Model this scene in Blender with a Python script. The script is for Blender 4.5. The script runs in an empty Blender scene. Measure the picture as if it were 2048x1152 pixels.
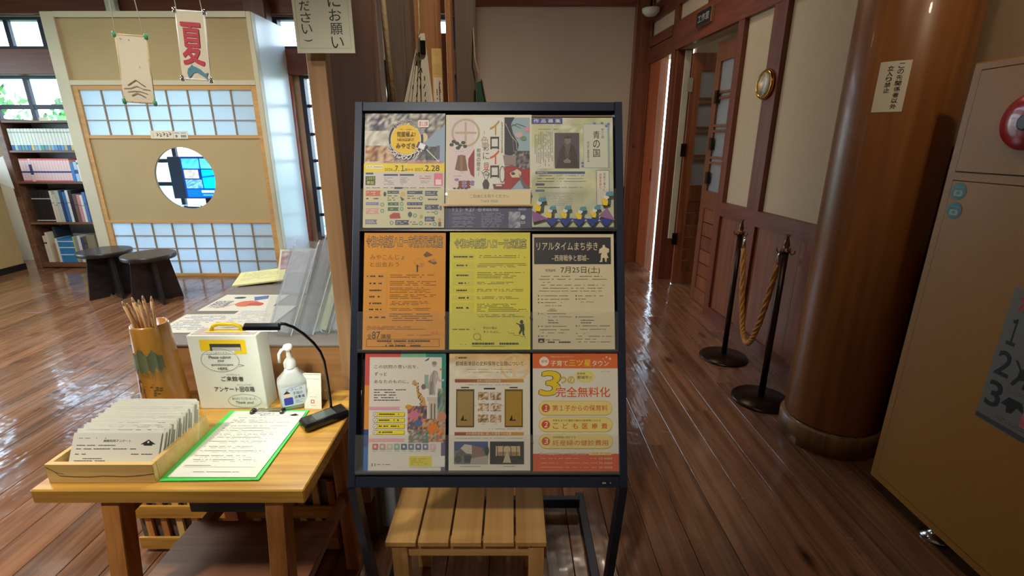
import bpy, bmesh, math, random
from mathutils import Vector, Matrix
random.seed(7)
SC = bpy.context.scene
COL = SC.collection
PI = math.pi
F, TH, H = 961.0, math.radians(16.96), 1.42
CT, ST = math.cos(TH), math.sin(TH)

# ------------------------------------------------------------ camera
cd = bpy.data.cameras.new('camera'); cam = bpy.data.objects.new('camera', cd); COL.objects.link(cam)
cam.location = (0, 0, H); cam.rotation_euler = (PI/2 - TH, 0, 0)
cd.sensor_width = 36; cd.lens = F / 2048 * 36; cd.clip_start = .01
SC.camera = cam
# ------------------------------------------------------------ world, lights, exposure
SC.view_settings.view_transform = 'Standard'; SC.view_settings.look = 'None'
SC.view_settings.exposure = 0.0; SC.view_settings.gamma = 1; SC.view_settings.use_curve_mapping = False
wd = bpy.data.worlds.new('sky'); SC.world = wd; wd.use_nodes = True
nt = wd.node_tree; nt.nodes.clear()
wo = nt.nodes.new('ShaderNodeOutputWorld'); bg = nt.nodes.new('ShaderNodeBackground')
tc = nt.nodes.new('ShaderNodeTexCoord'); sp = nt.nodes.new('ShaderNodeSeparateXYZ'); rp = nt.nodes.new('ShaderNodeValToRGB')
rp.color_ramp.elements[0].position = 0.0; rp.color_ramp.elements[0].color = (.82, .93, 1, 1)
rp.color_ramp.elements[1].position = .6; rp.color_ramp.elements[1].color = (.45, .72, 1, 1)
nt.links.new(tc.outputs['Generated'], sp.inputs[0]); nt.links.new(sp.outputs[2], rp.inputs[0])
nt.links.new(rp.outputs[0], bg.inputs[0]); bg.inputs[1].default_value = 8
nt.links.new(bg.outputs[0], wo.inputs[0])
SC.cycles.max_bounces = 8; SC.cycles.transparent_max_bounces = 24; SC.cycles.caustics_refractive = False
SC.cycles.sample_clamp_indirect = 6

def area(name, loc, size, energy, col, rot=(0, 0, 0), sy=None, portal=False, spread=None):
    l = bpy.data.lights.new(name, 'AREA'); l.energy = energy; l.color = col; l.size = size
    if sy: l.shape = 'RECTANGLE'; l.size_y = sy
    if portal: l.cycles.is_portal = True
    if spread: l.spread = spread
    o = bpy.data.objects.new(name, l); COL.objects.link(o); o.location = loc; o.rotation_euler = rot
    return o
WARM = (1, .74, .46)
def spot(name, loc, to, energy, col, deg, blend=.6, r=.06):
    l = bpy.data.lights.new(name, 'SPOT'); l.energy = energy; l.color = col; l.spot_size = math.radians(deg); l.spot_blend = blend; l.shadow_soft_size = r
    o = bpy.data.objects.new(name, l); COL.objects.link(o); o.location = loc
    o.rotation_euler = (Vector(to)-Vector(loc)).to_track_quat('-Z', 'Y').to_euler(); return o
area('overhead_light', (-1.6, 3.4, 3.1), .6, 22, (1, .88, .70))
area('overhead_light', (-3.6, 3.0, 3.1), .9, 60, (1, .92, .78))
spot('unseen_spot', (-.5, -.75, 2.9), (-.08, 1.25, 1.12), 140, (1, .92, .78), 34)  # unseen spot added to brighten the leaflets but not the floor
spot('unseen_spot', (1.0, .15, 3.0), (1.62, 2.0, 2.0), 40, (1, .80, .54), 55, .9)
area('overhead_light', (.75, 3.9, 3.1), .3, 8, (1, .84, .66))
spot('hall_fill_spot', (-1.9, .1, 3.1), (-2.3, 2.4, .2), 300, (1, .93, .82), 96, .7, .12)  # added to brighten the left floor, the table and the scrolls
spot('unseen_spot', (.45, .9, 3.0), (-.42, 2.6, 1.9), 60, (1, .88, .7), 50)  # added, aimed past the rack to lift the dark boards and slips
area('overhead_light', (.3, 1.1, 3.15), .3, 6, (1, .8, .6))  # unseen light added for the hanging slips and panels behind the rack
area('workroom_fill', (2.3, 4.3, 2.5), .4, 1.5, (1, .95, .85))  # faint unseen lamp added to light the side room
# ------------------------------------------------------------ materials
def lin(r, g, b):
    return tuple(((c/255)/12.92 if c/255 <= .04045 else ((c/255+.055)/1.055)**2.4) for c in (r, g, b)) + (1,)
MATS = {}
def base(name, rough=.5, metal=0, coat=0, spec=.5):
    m = bpy.data.materials.new(name); m.use_nodes = True
    b = m.node_tree.nodes['Principled BSDF']; b.inputs['Roughness'].default_value = rough
    b.inputs['Metallic'].default_value = metal; b.inputs['Coat Weight'].default_value = coat
    b.inputs['Specular IOR Level'].default_value = spec
    return m, m.node_tree, b
def plain(name, rgb, rough=.5, metal=0, coat=0, var=.06, nscale=8, bump=.02, spec=.5):
    if name in MATS: return MATS[name]
    m, t, b = base(name, rough, metal, coat, spec); N = t.nodes; L = t.links
    c = lin(*rgb); tc = N.new('ShaderNodeTexCoord'); nz = N.new('ShaderNodeTexNoise'); nz.inputs['Scale'].default_value = nscale
    nz.inputs['Detail'].default_value = 5
    rp = N.new('ShaderNodeValToRGB')
    rp.color_ramp.elements[0].position = .3; rp.color_ramp.elements[1].position = .7
    rp.color_ramp.elements[0].color = tuple(max(0, v*(1-var)) for v in c[:3]) + (1,)
    rp.color_ramp.elements[1].color = tuple(min(1, v*(1+var)) for v in c[:3]) + (1,)
    L.new(tc.outputs['Object'], nz.inputs['Vector']); L.new(nz.outputs[0], rp.inputs[0]); L.new(rp.outputs[0], b.inputs['Base Color'])
    if bump:
        bp = N.new('ShaderNodeBump'); bp.inputs['Strength'].default_value = bump; bp.inputs['Distance'].default_value = .01
        L.new(nz.outputs[0], bp.inputs['Height']); L.new(bp.outputs[0], b.inputs['Normal'])
    MATS[name] = m; return m
def wood(name, c1, c2, axis='z', rough=.4, knots=.0, coat=0, sc=1.0, rnd=.18, bump=.08, dark=(40, 20, 10), floor=False):
    if name in MATS: return MATS[name]
    m, t, b = base(name, rough, 0, coat); N = t.nodes; L = t.links
    tc = N.new('ShaderNodeTexCoord'); oi = N.new('ShaderNodeObjectInfo')
    ml = N.new('ShaderNodeMath'); ml.operation = 'MULTIPLY'; ml.inputs[1].default_value = 37; L.new(oi.outputs['Random'], ml.inputs[0])
    ad = N.new('ShaderNodeVectorMath'); ad.operation = 'ADD'; L.new(tc.outputs['Object'], ad.inputs[0]); L.new(ml.outputs[0], ad.inputs[1])
    mp = N.new('ShaderNodeMapping'); s = [22*sc]*3; s['xyz'.index(axis)] = 1.1*sc; mp.inputs['Scale'].default_value = s
    L.new(ad.outputs[0], mp.inputs[0])
    nz = N.new('ShaderNodeTexNoise'); nz.inputs['Scale'].default_value = 1; nz.inputs['Detail'].default_value = 6; nz.inputs['Distortion'].default_value = .8
    L.new(mp.outputs[0], nz.inputs['Vector'])
    mp2 = N.new('ShaderNodeMapping'); s = [90*sc]*3; s['xyz'.index(axis)] = 3*sc; mp2.inputs['Scale'].default_value = s
    L.new(ad.outputs[0], mp2.inputs[0])
    n2 = N.new('ShaderNodeTexNoise'); n2.inputs['Scale'].default_value = 1; n2.inputs['Detail'].default_value = 3; L.new(mp2.outputs[0], n2.inputs['Vector'])
    av = N.new('ShaderNodeMath'); av.operation = 'MULTIPLY_ADD'; av.inputs[1].default_value = .35; L.new(n2.outputs[0], av.inputs[0])
    m7 = N.new('ShaderNodeMath'); m7.operation = 'MULTIPLY'; m7.inputs[1].default_value = .72; L.new(nz.outputs[0], m7.inputs[0]); L.new(m7.outputs[0], av.inputs[2])
    rp = N.new('ShaderNodeValToRGB'); e = rp.color_ramp.elements
    e[0].position = .36; e[1].position = .68; e[0].color = lin(*c1); e[1].color = lin(*c2); L.new(av.outputs[0], rp.inputs[0])
    col = rp.outputs[0]
    if knots:
        mk = N.new('ShaderNodeMapping'); s = [5.5]*3; s['xyz'.index(axis)] = 2.2; mk.inputs['Scale'].default_value = s; L.new(ad.outputs[0], mk.inputs[0])
        vo = N.new('ShaderNodeTexVoronoi'); vo.inputs['Scale'].default_value = 1; L.new(mk.outputs[0], vo.inputs['Vector'])
        nd = N.new('ShaderNodeMath'); nd.operation = 'MULTIPLY_ADD'; nd.inputs[1].default_value = .12; L.new(n2.outputs[0], nd.inputs[0]); L.new(vo.outputs['Distance'], nd.inputs[2])
        mr = N.new('ShaderNodeMapRange'); mr.inputs[1].default_value = .10; mr.inputs[2].default_value = .10 + .10*knots; mr.inputs[3].default_value = .85; mr.inputs[4].default_value = 0
        L.new(nd.outputs[0], mr.inputs[0])
        mx = N.new('ShaderNodeMix'); mx.data_type = 'RGBA'; mx.inputs['B'].default_value = lin(*dark)
        L.new(mr.outputs[0], mx.inputs['Factor']); L.new(col, mx.inputs['A']); col = mx.outputs['Result']
    hs = N.new('ShaderNodeHueSaturation'); mr2 = N.new('ShaderNodeMapRange'); mr2.inputs[3].default_value = 1-rnd; mr2.inputs[4].default_value = 1+rnd
    L.new(oi.outputs['Random'], mr2.inputs[0]); L.new(mr2.outputs[0], hs.inputs['Value']); L.new(col, hs.inputs['Color']); L.new(hs.outputs[0], b.inputs['Base Color'])
    bp = N.new('ShaderNodeBump'); bp.inputs['Strength'].default_value = bump; bp.inputs['Distance'].default_value = .01
    L.new(av.outputs[0], bp.inputs['Height'])
    if floor:
        # worn varnish: patchy gloss and a slow waviness
        w = N.new('ShaderNodeTexNoise'); w.inputs['Scale'].default_value = 3.5; w.inputs['Detail'].default_value = 4; L.new(ad.outputs[0], w.inputs['Vector'])
        r2 = N.new('ShaderNodeMapRange'); r2.inputs[1].default_value = .35; r2.inputs[2].default_value = .7; r2.inputs[3].default_value = .10; r2.inputs[4].default_value = .30
        L.new(w.outputs[0], r2.inputs[0]); L.new(r2.outputs[0], b.inputs['Roughness'])
        b2 = N.new('ShaderNodeBump'); b2.inputs['Strength'].default_value = .12; b2.inputs['Distance'].default_value = .03
        w2 = N.new('ShaderNodeTexNoise'); w2.inputs['Scale'].default_value = 9; w2.inputs['Detail'].default_value = 2; L.new(ad.outputs[0], w2.inputs['Vector'])
        L.new(w2.outputs[0], b2.inputs['Height']); L.new(bp.outputs[0], b2.inputs['Normal']); L.new(b2.outputs[0], b.inputs['Normal']); L.new(b2.outputs[0], b.inputs['Coat Normal']); b.inputs['Coat Weight'].default_value = .55; b.inputs['Coat Roughness'].default_value = .07
    else: L.new(bp.outputs[0], b.inputs['Normal'])
    MATS[name] = m; return m
def clear(name, tint=(1, 1, 1), rough=.03, amt=.0, haze=0, ior=1.47):
    if name in MATS: return MATS[name]
    m = bpy.data.materials.new(name); m.use_nodes = True; t = m.node_tree; t.nodes.clear(); N = t.nodes; L = t.links
    o = N.new('ShaderNodeOutputMaterial'); tr = N.new('ShaderNodeBsdfTransparent'); tr.inputs[0].default_value = tint + (1,)
    gl = N.new('ShaderNodeBsdfGlossy'); gl.inputs['Roughness'].default_value = rough
    fr = N.new('ShaderNodeFresnel'); fr.inputs[0].default_value = ior
    ad = N.new('ShaderNodeMath'); ad.operation = 'ADD'; ad.inputs[1].default_value = amt; ad.use_clamp = True; L.new(fr.outputs[0], ad.inputs[0])
    ge = N.new('ShaderNodeNewGeometry'); fm = N.new('ShaderNodeMath'); fm.operation = 'SUBTRACT'; fm.inputs[0].default_value = 1; L.new(ge.outputs['Backfacing'], fm.inputs[1])
    f2 = N.new('ShaderNodeMath'); f2.operation = 'MULTIPLY'; L.new(ad.outputs[0], f2.inputs[0]); L.new(fm.outputs[0], f2.inputs[1])   # the outer face reflects, the inner one lets through
    mx = N.new('ShaderNodeMixShader'); L.new(f2.outputs[0], mx.inputs[0]); L.new(tr.outputs[0], mx.inputs[1]); L.new(gl.outputs[0], mx.inputs[2])
    out = mx.outputs[0]
    if haze:
        df = N.new('ShaderNodeBsdfDiffuse'); df.inputs[0].default_value = (.8, .85, .9, 1)
        m2 = N.new('ShaderNodeMixShader'); m2.inputs[0].default_value = haze; L.new(out, m2.inputs[1]); L.new(df.outputs[0], m2.inputs[2]); out = m2.outputs[0]
    L.new(out, o.inputs[0]); MATS[name] = m; return m
def emit(name, rgb, s):
    if name in MATS: return MATS[name]
    m, t, b = base(name); b.inputs['Emission Color'].default_value = lin(*rgb); b.inputs['Emission Strength'].default_value = s
    b.inputs['Base Color'].default_value = lin(*rgb); MATS[name] = m; return m
def attr_mat(name, rough=.45, emis=0, trans=False):
    m, t, b = base(name, rough); a = t.nodes.new('ShaderNodeAttribute'); a.attribute_name = 'Col'
    t.links.new(a.outputs[0], b.inputs['Base Color'])
    if emis: t.links.new(a.outputs[0], b.inputs['Emission Color']); b.inputs['Emission Strength'].default_value = emis
    return m
PRINT = attr_mat('print_ink', .5); SCREEN = attr_mat('screen_light', .3, 1.1); BOOKM = attr_mat('book_cover', .5)
def shoji_mat():
    m, t, b = base('shoji_paper', .8); N = t.nodes; L = t.links
    b.inputs['Base Color'].default_value = (.78, .90, 1, 1)
    tl = N.new('ShaderNodeBsdfTranslucent'); tl.inputs[0].default_value = (.80, .92, 1, 1)
    mx = N.new('ShaderNodeMixShader'); mx.inputs[0].default_value = .62
    L.new(b.outputs[0], mx.inputs[1]); L.new(tl.outputs[0], mx.inputs[2]); L.new(mx.outputs[0], N['Material Output'].inputs[0]); return m
SHOJI = shoji_mat()
M_FLOOR = wood('floor_wood', (96, 64, 46), (160, 114, 84), 'y', .2, 1.3, 0, .8, .20, .10, floor=True)
M_RED = wood('red_cedar', (92, 44, 28), (128, 66, 42), 'z', .42, .5)
M_REDX = wood('red_cedar_x', (92, 44, 28), (128, 66, 42), 'x', .42, .5)
M_REDY = wood('red_cedar_y', (88, 42, 26), (122, 62, 38), 'y', .42, .5)
M_LATH = wood('door_wood', (104, 56, 34), (140, 82, 50), 'z', .42, .4)
M_COLUMN = wood('column_wood', (104, 60, 30), (158, 102, 54), 'z', .36, 0, .12, .35, .1, .05)
M_TABLE = wood('table_wood_x', (150, 100, 34), (208, 162, 72), 'x', .3, .25, .3)
M_TABLEZ = wood('table_wood_z', (150, 88, 40), (200, 136, 72), 'z', .35, .25, .2)
M_TABLEY = wood('table_wood_y', (128, 76, 40), (178, 118, 66), 'y', .35, .25, .2)
M_SHELFW = wood('brown_board', (116, 72, 48), (160, 108, 78), 'x', .4, .2)
M_PINE = wood('pine_y', (176, 128, 70), (204, 158, 96), 'y', .45, .35, 0, .7, .05, .05, (120, 72, 36))
M_PINEX = wood('pine_x', (190, 140, 82), (220, 176, 112), 'x', .45, .2, 0, .7, .05)
M_PINEZ = wood('pine_z', (190, 140, 82), (220, 176, 112), 'z', .45, .2, 0, .7, .05)
M_TRAY = wood('pale_tray_wood', (206, 164, 92), (230, 196, 126), 'x', .5, 0, 0, .8, .05)
M_TAN = wood('tan_board', (138, 104, 72), (164, 128, 92), 'z', .5, .1, 0, .8, .05)
M_BROWN = wood('brown_panel', (98, 66, 52), (120, 84, 66), 'z', .45, .0, 0, .5, .08)
M_GREYW = wood('grey_brown_panel', (96, 82, 70), (122, 104, 90), 'z', .55, .0, 0, .6, .08)
M_ORW = wood('orange_post', (164, 110, 66), (190, 134, 84), 'z', .5, .1, 0, .6, .05)
M_SHOJIF = wood('shoji_frame_wood', (180, 138, 80), (206, 164, 102), 'x', .5, 0, 0, .6, .03)
M_MUNTIN = plain('muntin_wood', (150, 128, 100), .6)
M_CREAM = plain('cream_paint', (200, 196, 170), .45, nscale=3)
M_BEIGE = plain('beige_panel', (176, 158, 116), .7, nscale=2, var=.04)
M_WHITEP = plain('white_gloss_panel', (225, 235, 240), .25, nscale=2)
M_PLASTER = plain('plaster', (186, 164, 136), .85, nscale=30, var=.03, bump=.08)
M_PALEBLUE = plain('pale_wall', (205, 222, 230), .8, nscale=4, var=.03)
M_CEIL = plain('ceiling_board', (96, 66, 46), .7)
M_BLACKP = plain('black_paint', (30, 30, 34), .4)
M_STOOL = wood('black_stained_wood', (26, 24, 26), (44, 40, 42), 'y', .35, 0, .2)
M_RACK = plain('navy_black_metal', (38, 46, 64), .38, .3, 0, .05)
M_RACKD = plain('dark_back_panel', (22, 26, 38), .5)
M_WFRAME = plain('window_frame_dark', (38, 42, 60), .5)
M_CAB = plain('cabinet_enamel', (172, 118, 44), .42, nscale=60, var=.03, bump=.05)
M_GROOVE = plain('dark_gap', (20, 16, 12), .8)
M_REDPL = plain('red_plastic', (178, 20, 40), .25, coat=.4)
M_CHROME = plain('chrome', (210, 210, 214), .15, 1, var=.02)
M_BRASS = plain('gold_metal', (196, 140, 60), .22, 1, var=.05)
M_BRONZE = plain('dark_bronze', (58, 44, 40), .3, .8)
M_ROPE = plain('tan_rope', (196, 138, 70), .7, nscale=80, var=.2, bump=.3)
M_CORD = plain('white_cord', (224, 220, 206), .7, var=.02, bump=0)
M_ROPEL = plain('pale_rope', (200, 180, 140), .8, nscale=80, var=.15, bump=.3)
M_PAPER = plain('white_paper', (224, 224, 212), .7, var=.01, bump=0)
M_PAPERC = plain('cream_paper', (226, 220, 198), .7, var=.01, bump=0)
M_CLOTH = plain('cotton_cloth', (222, 214, 190), .85, nscale=120, var=.04, bump=.1)
M_GREEN = plain('green_plastic', (70, 214, 96), .35, var=.02, bump=0)
M_YELLOW = plain('yellow_plastic', (238, 206, 20), .35, var=.03, bump=0)
M_WHITEPL = plain('white_plastic', (236, 238, 232), .3, var=.02, bump=0)
M_BLKPL = plain('black_plastic', (18, 18, 20), .18, coat=.4, var=.02, bump=0)
M_MAT = plain('grey_mat', (128, 124, 120), .7, nscale=60)
M_BOTTLE = plain('translucent_bottle', (190, 196, 194), .3, var=.02, bump=0)
M_BLUEBOX = plain('blue_box', (70, 90, 110), .6)
M_GREYP = plain('grey_plinth', (150, 156, 162), .7)
M_LEAF = plain('leaf', (86, 140, 62), .6, nscale=3, var=.5, bump=0)
M_BARK = plain('bark', (90, 76, 60), .8)
M_GRASS = plain('garden_ground', (150, 170, 140), .9, nscale=1, var=.3)
M_STONE = plain('garden_stone', (170, 180, 186), .8, nscale=5, var=.2)
M_GLASS = clear('window_glass', (.95, .98, 1), .01)
M_ACR = clear('clear_acrylic', (.99, .995, .995), .04, .015, .03)
M_ACR2 = clear('smoky_acrylic', (.94, .96, .97), .05, .04, .05)
M_LED = emit('led_light', (235, 255, 250), 14)

# ------------------------------------------------------------ mesh helpers
def wloc(o):
    v = Vector((0, 0, 0))
    while o: v += o.location; o = o.parent
    return v
class MB:
    def __init__(s): s.bm = bmesh.new(); s.cl = s.bm.loops.layers.float_color.new('Col')
    def box(s, x0, x1, y0, y1, z0, z1, M=None, bev=0, fn=None, mi=0):
        b = s.bm; P = [Vector((x, y, z)) for x in (x0, x1) for y in (y0, y1) for z in (z0, z1)]
        if M: P = [M @ p for p in P]
        if fn: P = [Vector(fn(*p)) for p in P]
        v = [b.verts.new(p) for p in P]
        fs = [b.faces.new([v[i] for i in f]) for f in ((0, 1, 3, 2), (4, 6, 7, 5), (0, 4, 5, 1), (2, 3, 7, 6), (0, 2, 6, 4), (1, 5, 7, 3))]
        for f in fs: f.material_index = mi
        if bev: bmesh.ops.bevel(b, geom=list({e for f in fs for e in f.edges}), offset=bev, segments=1, affect='EDGES')
        return s
    def face(s, pts, col=None, mi=0):
        f = s.bm.faces.new([s.bm.verts.new(p) for p in pts]); f.material_index = mi
        if col:
            for l in f.loops: l[s.cl] = col
        return f
    def prism(s, pts, dvec, mi=0, smooth=False):
        n = len(pts); a = [s.bm.verts.new(p) for p in pts]; c = [s.bm.verts.new(Vector(p) + Vector(dvec)) for p in pts]
        s.bm.faces.new(a).material_index = mi; s.bm.faces.new(c[::-1]).material_index = mi
        for i in range(n):
            f = s.bm.faces.new((a[i], c[i], c[(i+1) % n], a[(i+1) % n])); f.material_index = mi; f.smooth = smooth
        return s
    def tube(s, path, r, n=8, cap=True, mi=0):
        path = [Vector(p) for p in path]; R = r if isinstance(r, (list, tuple)) else [r]*len(path); rings = []
        up = Vector((0, 0, 1)); prev = None
        for i, p in enumerate(path):
            d = (path[min(i+1, len(path)-1)] - path[max(i-1, 0)]).normalized()
            if prev is None:
                a = d.cross(up) if abs(d.dot(up)) < .95 else d.cross(Vector((1, 0, 0)))
            else: a = prev - d*prev.dot(d)
            a.normalize(); prev = a; b = d.cross(a)
            rings.append([s.bm.verts.new(p + (a*math.cos(t) + b*math.sin(t))*R[i]) for t in [2*PI*k/n for k in range(n)]])
        for i in range(len(rings)-1):
            for k in range(n):
                f = s.bm.faces.new((rings[i][k], rings[i][(k+1) % n], rings[i+1][(k+1) % n], rings[i+1][k])); f.smooth = True; f.material_index = mi
        if cap:
            s.bm.faces.new(rings[0][::-1]).material_index = mi; s.bm.faces.new(rings[-1]).material_index = mi
        return s
    def lathe(s, c, prof, n=32, mi=0, M=None):
        c = Vector(c); rings = []
        for r, z in prof:
            ring = []
            for k in range(n):
                p = Vector((r*math.cos(2*PI*k/n), r*math.sin(2*PI*k/n), z))
                if M: p = M @ p
                ring.append(s.bm.verts.new(c + p))
            rings.append(ring)
        for i in range(len(rings)-1):
            for k in range(n):
                f = s.bm.faces.new((rings[i][k], rings[i][(k+1) % n], rings[i+1][(k+1) % n], rings[i+1][k])); f.smooth = True; f.material_index = mi
        s.bm.faces.new(rings[0][::-1]).material_index = mi; s.bm.faces.new(rings[-1]).material_index = mi
        return s
    def build(s, name, mat, parent=None, at=None, M=None):
        off = wloc(parent) if parent else Vector((0, 0, 0))
        if M is None: bmesh.ops.translate(s.bm, vec=-off, verts=s.bm.verts)
        bmesh.ops.recalc_face_normals(s.bm, faces=s.bm.faces)
        me = bpy.data.meshes.new(name); s.bm.to_mesh(me); s.bm.free()
        for m in (mat if isinstance(mat, (list, tuple)) else [mat]): me.materials.append(m)
        o = bpy.data.objects.new(name, me); COL.objects.link(o)
        if parent: o.parent = parent
        elif at: o.location = at
        if M is not None: o.matrix_world = M
        return o
def tag(o, label, cat, group=None):
    o['label'] = label; o['category'] = cat
    if group: o['group'] = group
    return o
def thing(name, label, cat, loc=(0, 0, 0), group=None):
    o = bpy.data.objects.new(name, None); COL.objects.link(o); o.location = loc; o.empty_display_size = .1
    return tag(o, label, cat, group)
def struct(o): o['kind'] = 'structure'; return o
def sempty(name, loc=(0, 0, 0)):
    o = bpy.data.objects.new(name, None); COL.objects.link(o); o.location = loc; return struct(o)
def dup(root, loc, label=None, group=None):
    r = root.copy(); COL.objects.link(r); r.location = loc
    if label: r['label'] = label
    if group: r['group'] = group
    for ch in root.children:
        c = ch.copy(); COL.objects.link(c); c.parent = r
        for g in ch.children:
            d = g.copy(); COL.objects.link(d); d.parent = c
    return r
def ordn(i): return ['first', 'second', 'third', 'fourth', 'fifth', 'sixth', 'seventh', 'eighth', 'ninth', 'tenth', 'eleventh', 'twelfth',
    'thirteenth', 'fourteenth', 'fifteenth', 'sixteenth', 'seventeenth', 'eighteenth', 'nineteenth', 'twentieth'][i]

# ------------------------------------------------------------ flat print: lettering and pictures on a sheet
class Sheet:
    """local frame: x right, y up, z out of the sheet; content given in the units of (l,t,r,b)"""
    def __init__(s, w, h, l=0, t=0, r=1, b=1, z0=.0002, dz=.000012):
        s.w, s.h, s.l, s.t, s.r, s.b = w, h, l, t, r, b; s.bm = bmesh.new(); s.cl = s.bm.loops.layers.float_color.new('Col'); s.z = z0; s.dz = dz
    def pt(s, x, y, z=None): return Vector(((x-s.l)/(s.r-s.l)*s.w, s.h - (y-s.t)/(s.b-s.t)*s.h, s.z if z is None else z))
    def poly(s, pts, col, adv=True):
        if adv: s.z += s.dz
        c = lin(*col); f = s.bm.faces.new([s.bm.verts.new(s.pt(*p)) for p in pts])
        for l in f.loops: l[s.cl] = c
    def rect(s, x0, y0, x1, y1, col): s.poly([(x0, y1), (x1, y1), (x1, y0), (x0, y0)], col)
    def ell(s, cx, cy, rx, ry, col, n=28): s.poly([(cx+rx*math.cos(-2*PI*k/n), cy+ry*math.sin(-2*PI*k/n)) for k in range(n)], col)
    def rrect(s, x0, y0, x1, y1, r, col):
        p = []
        for cx, cy, a in ((x1-r, y0+r, 0), (x0+r, y0+r, 1), (x0+r, y1-r, 2), (x1-r, y1-r, 3)):
            for k in range(6):
                t = (a + k/5)*PI/2; p.append((cx+r*math.cos(t), cy-r*math.sin(t)))
        s.poly(p, col)
    def stroke(s, pts, wd, col, adv=True):
        if adv: s.z += s.dz
        for (x0, y0), (x1, y1) in zip(pts, pts[1:]):
            d = math.hypot(x1-x0, y1-y0) or 1; nx, ny = -(y1-y0)/d*wd/2, (x1-x0)/d*wd/2
            s.poly([(x0+nx, y0+ny), (x0-nx, y0-ny), (x1-nx, y1-ny), (x1+nx, y1+ny)], col, False)
    def ring(s, cx, cy, rx, ry, wd, col, n=40):
        s.stroke([(cx+rx*math.cos(2*PI*k/n), cy+ry*math.sin(2*PI*k/n)) for k in range(n+1)], wd, col)
    def glyphs(s, body, off):
        c = bpy.data.curves.new('t', 'FONT'); c.body = body.replace('1', '\uff11'); c.size = 1; c.resolution_u = 2 if len(body) > 6 else 3; c.offset = off
        o = bpy.data.objects.new('t', c); m = o.to_mesh()
        vs = [(v.co.x, v.co.y) for v in m.vertices]; fs = [tuple(p.vertices) for p in m.polygons]
        o.to_mesh_clear(); bpy.data.objects.remove(o); bpy.data.curves.remove(c); return vs, fs
    def text(s, body, x0, y0, x1, y1, col, bold=0, out=None, ow=.05, shear=0, rot=0):
        bold *= .35; ow *= .5; k_ = 0
        """lettering fitted to the box"""
        vs, fs = s.glyphs(body, 0)
        if not vs: return
        a0, a1 = min(v[0] for v in vs), max(v[0] for v in vs); b0, b1 = min(v[1] for v in vs), max(v[1] for v in vs)
        em = (y1-y0)/((b1-b0) or 1)
        for (cc, off) in ([(out, ow)] if out else []) + [(col, bold)]:
            s.z += s.dz; c = lin(*cc); sx = (x1-x0)/((a1-a0) or 1); sy = em; mx, my = (x0+x1)/2, (y0+y1)/2
            nn = 1 if off < .002 else (4 if off < .02 else 8); d = off*min(abs(sx), abs(sy))
            for q in range(nn):   # heavier strokes: the same letter laid a hair apart
                s.z += .000007
                ox, oy = (0, 0) if nn == 1 else (d*math.cos(2*PI*(q+.5)/nn), d*math.sin(2*PI*(q+.5)/nn)); V = []
                for vx, vy in vs:
                    X = x0 + (vx-a0)*sx + ox; Y = y1 - (vy-b0)*sy + oy*em/(abs(sx) or 1); X += shear*(y1-Y)
                    if rot: X, Y = mx+(X-mx)*math.cos(rot)-(Y-my)*math.sin(rot), my+(X-mx)*math.sin(rot)+(Y-my)*math.cos(rot)
                    V.append(s.bm.verts.new(s.pt(X, Y)))
                for f in fs:
                    try:
                        F_ = s.bm.faces.new([V[i] for i in f])
                        for l in F_.loops: l[s.cl] = c
                    except ValueError: pass
    def vtext(s, body, xc, y0, y1, w, col, bold=0, slant=0):
        n = len(body); p = (y1-y0)/n
        for i, ch in enumerate(body):
            g = .08*p; X = xc + slant*i
            if ch in 'ー)）':
                s.text('|' if ch == 'ー' else '(', X-w*.1, y0+i*p+g, X+w*.1, y0+(i+1)*p-g, col, bold, rot=0 if ch == 'ー' else PI*1.5)
            elif ch == ' ': continue
            else: s.text(ch, X-w/2, y0+i*p+g, X+w/2, y0+(i+1)*p-g, col, bold)
    def lines(s, x0, y0, x1, y1, n, col, th=.34, fill=.8, seed=0, vert=False):
        """fine print too small to read: broken hairlines"""
        r = random.Random(seed + int(x0*7 + y0*13)); s.z += s.dz
        for i in range(n):
            if vert:
                p = (x1-x0)/n; c = x0+(i+.5)*p; a = y0; e = y0+(y1-y0)*r.uniform(.7, 1); h = p*th/2; q = p
            else:
                p = (y1-y0)/n; c = y0+(i+.5)*p; a = x0; e = x0+(x1-x0)*(r.uniform(.6, 1) if n > 1 else 1); h = p*th/2; q = min(p, (x1-x0)/6)
            while a < e:
                d = q*r.uniform(.5, 1.6); b2 = min(a+d, e)
                if r.random() < fill: s.poly([(c-h, b2), (c+h, b2), (c+h, a), (c-h, a)] if vert else [(a, c+h), (b2, c+h), (b2, c-h), (a, c-h)], col, False)
                a = b2 + q*.16
    def photo(s, x0, y0, x1, y1, pal, nx=14, ny=14, seed=1, fn=None):
        r = random.Random(seed); s.z += s.dz; C = {}
        for i in range(nx+1):
            for j in range(ny+1):
                c = fn(i/nx, j/ny, r) if fn else r.choice(pal)
                q = r.uniform(-16, 16); C[i, j] = lin(*[max(0, min(255, v + q)) for v in c])
        g = [[s.bm.verts.new(s.pt(x0+(x1-x0)*i/nx, y0+(y1-y0)*j/ny)) for j in range(ny+1)] for i in range(nx+1)]
        for i in range(nx):
            for j in range(ny):
                f = s.bm.faces.new((g[i][j+1], g[i+1][j+1], g[i+1][j], g[i][j])); cs = (C[i, j+1], C[i+1, j+1], C[i+1, j], C[i, j])
                for l, c in zip(f.loops, cs): l[s.cl] = c
    def build(s, name, parent, M=None, mat=None, fn=None):
        if fn:
            for v in s.bm.verts: v.co = Vector(fn(v.co))
        elif M is not None: bmesh.ops.transform(s.bm, matrix=M, verts=s.bm.verts)
        if parent: bmesh.ops.translate(s.bm, vec=-wloc(parent), verts=s.bm.verts)
        me = bpy.data.meshes.new(name); s.bm.to_mesh(me); s.bm.free(); me.materials.append(mat or PRINT)
        o = bpy.data.objects.new(name, me); COL.objects.link(o)
        if parent: o.parent = parent
        return o
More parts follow.
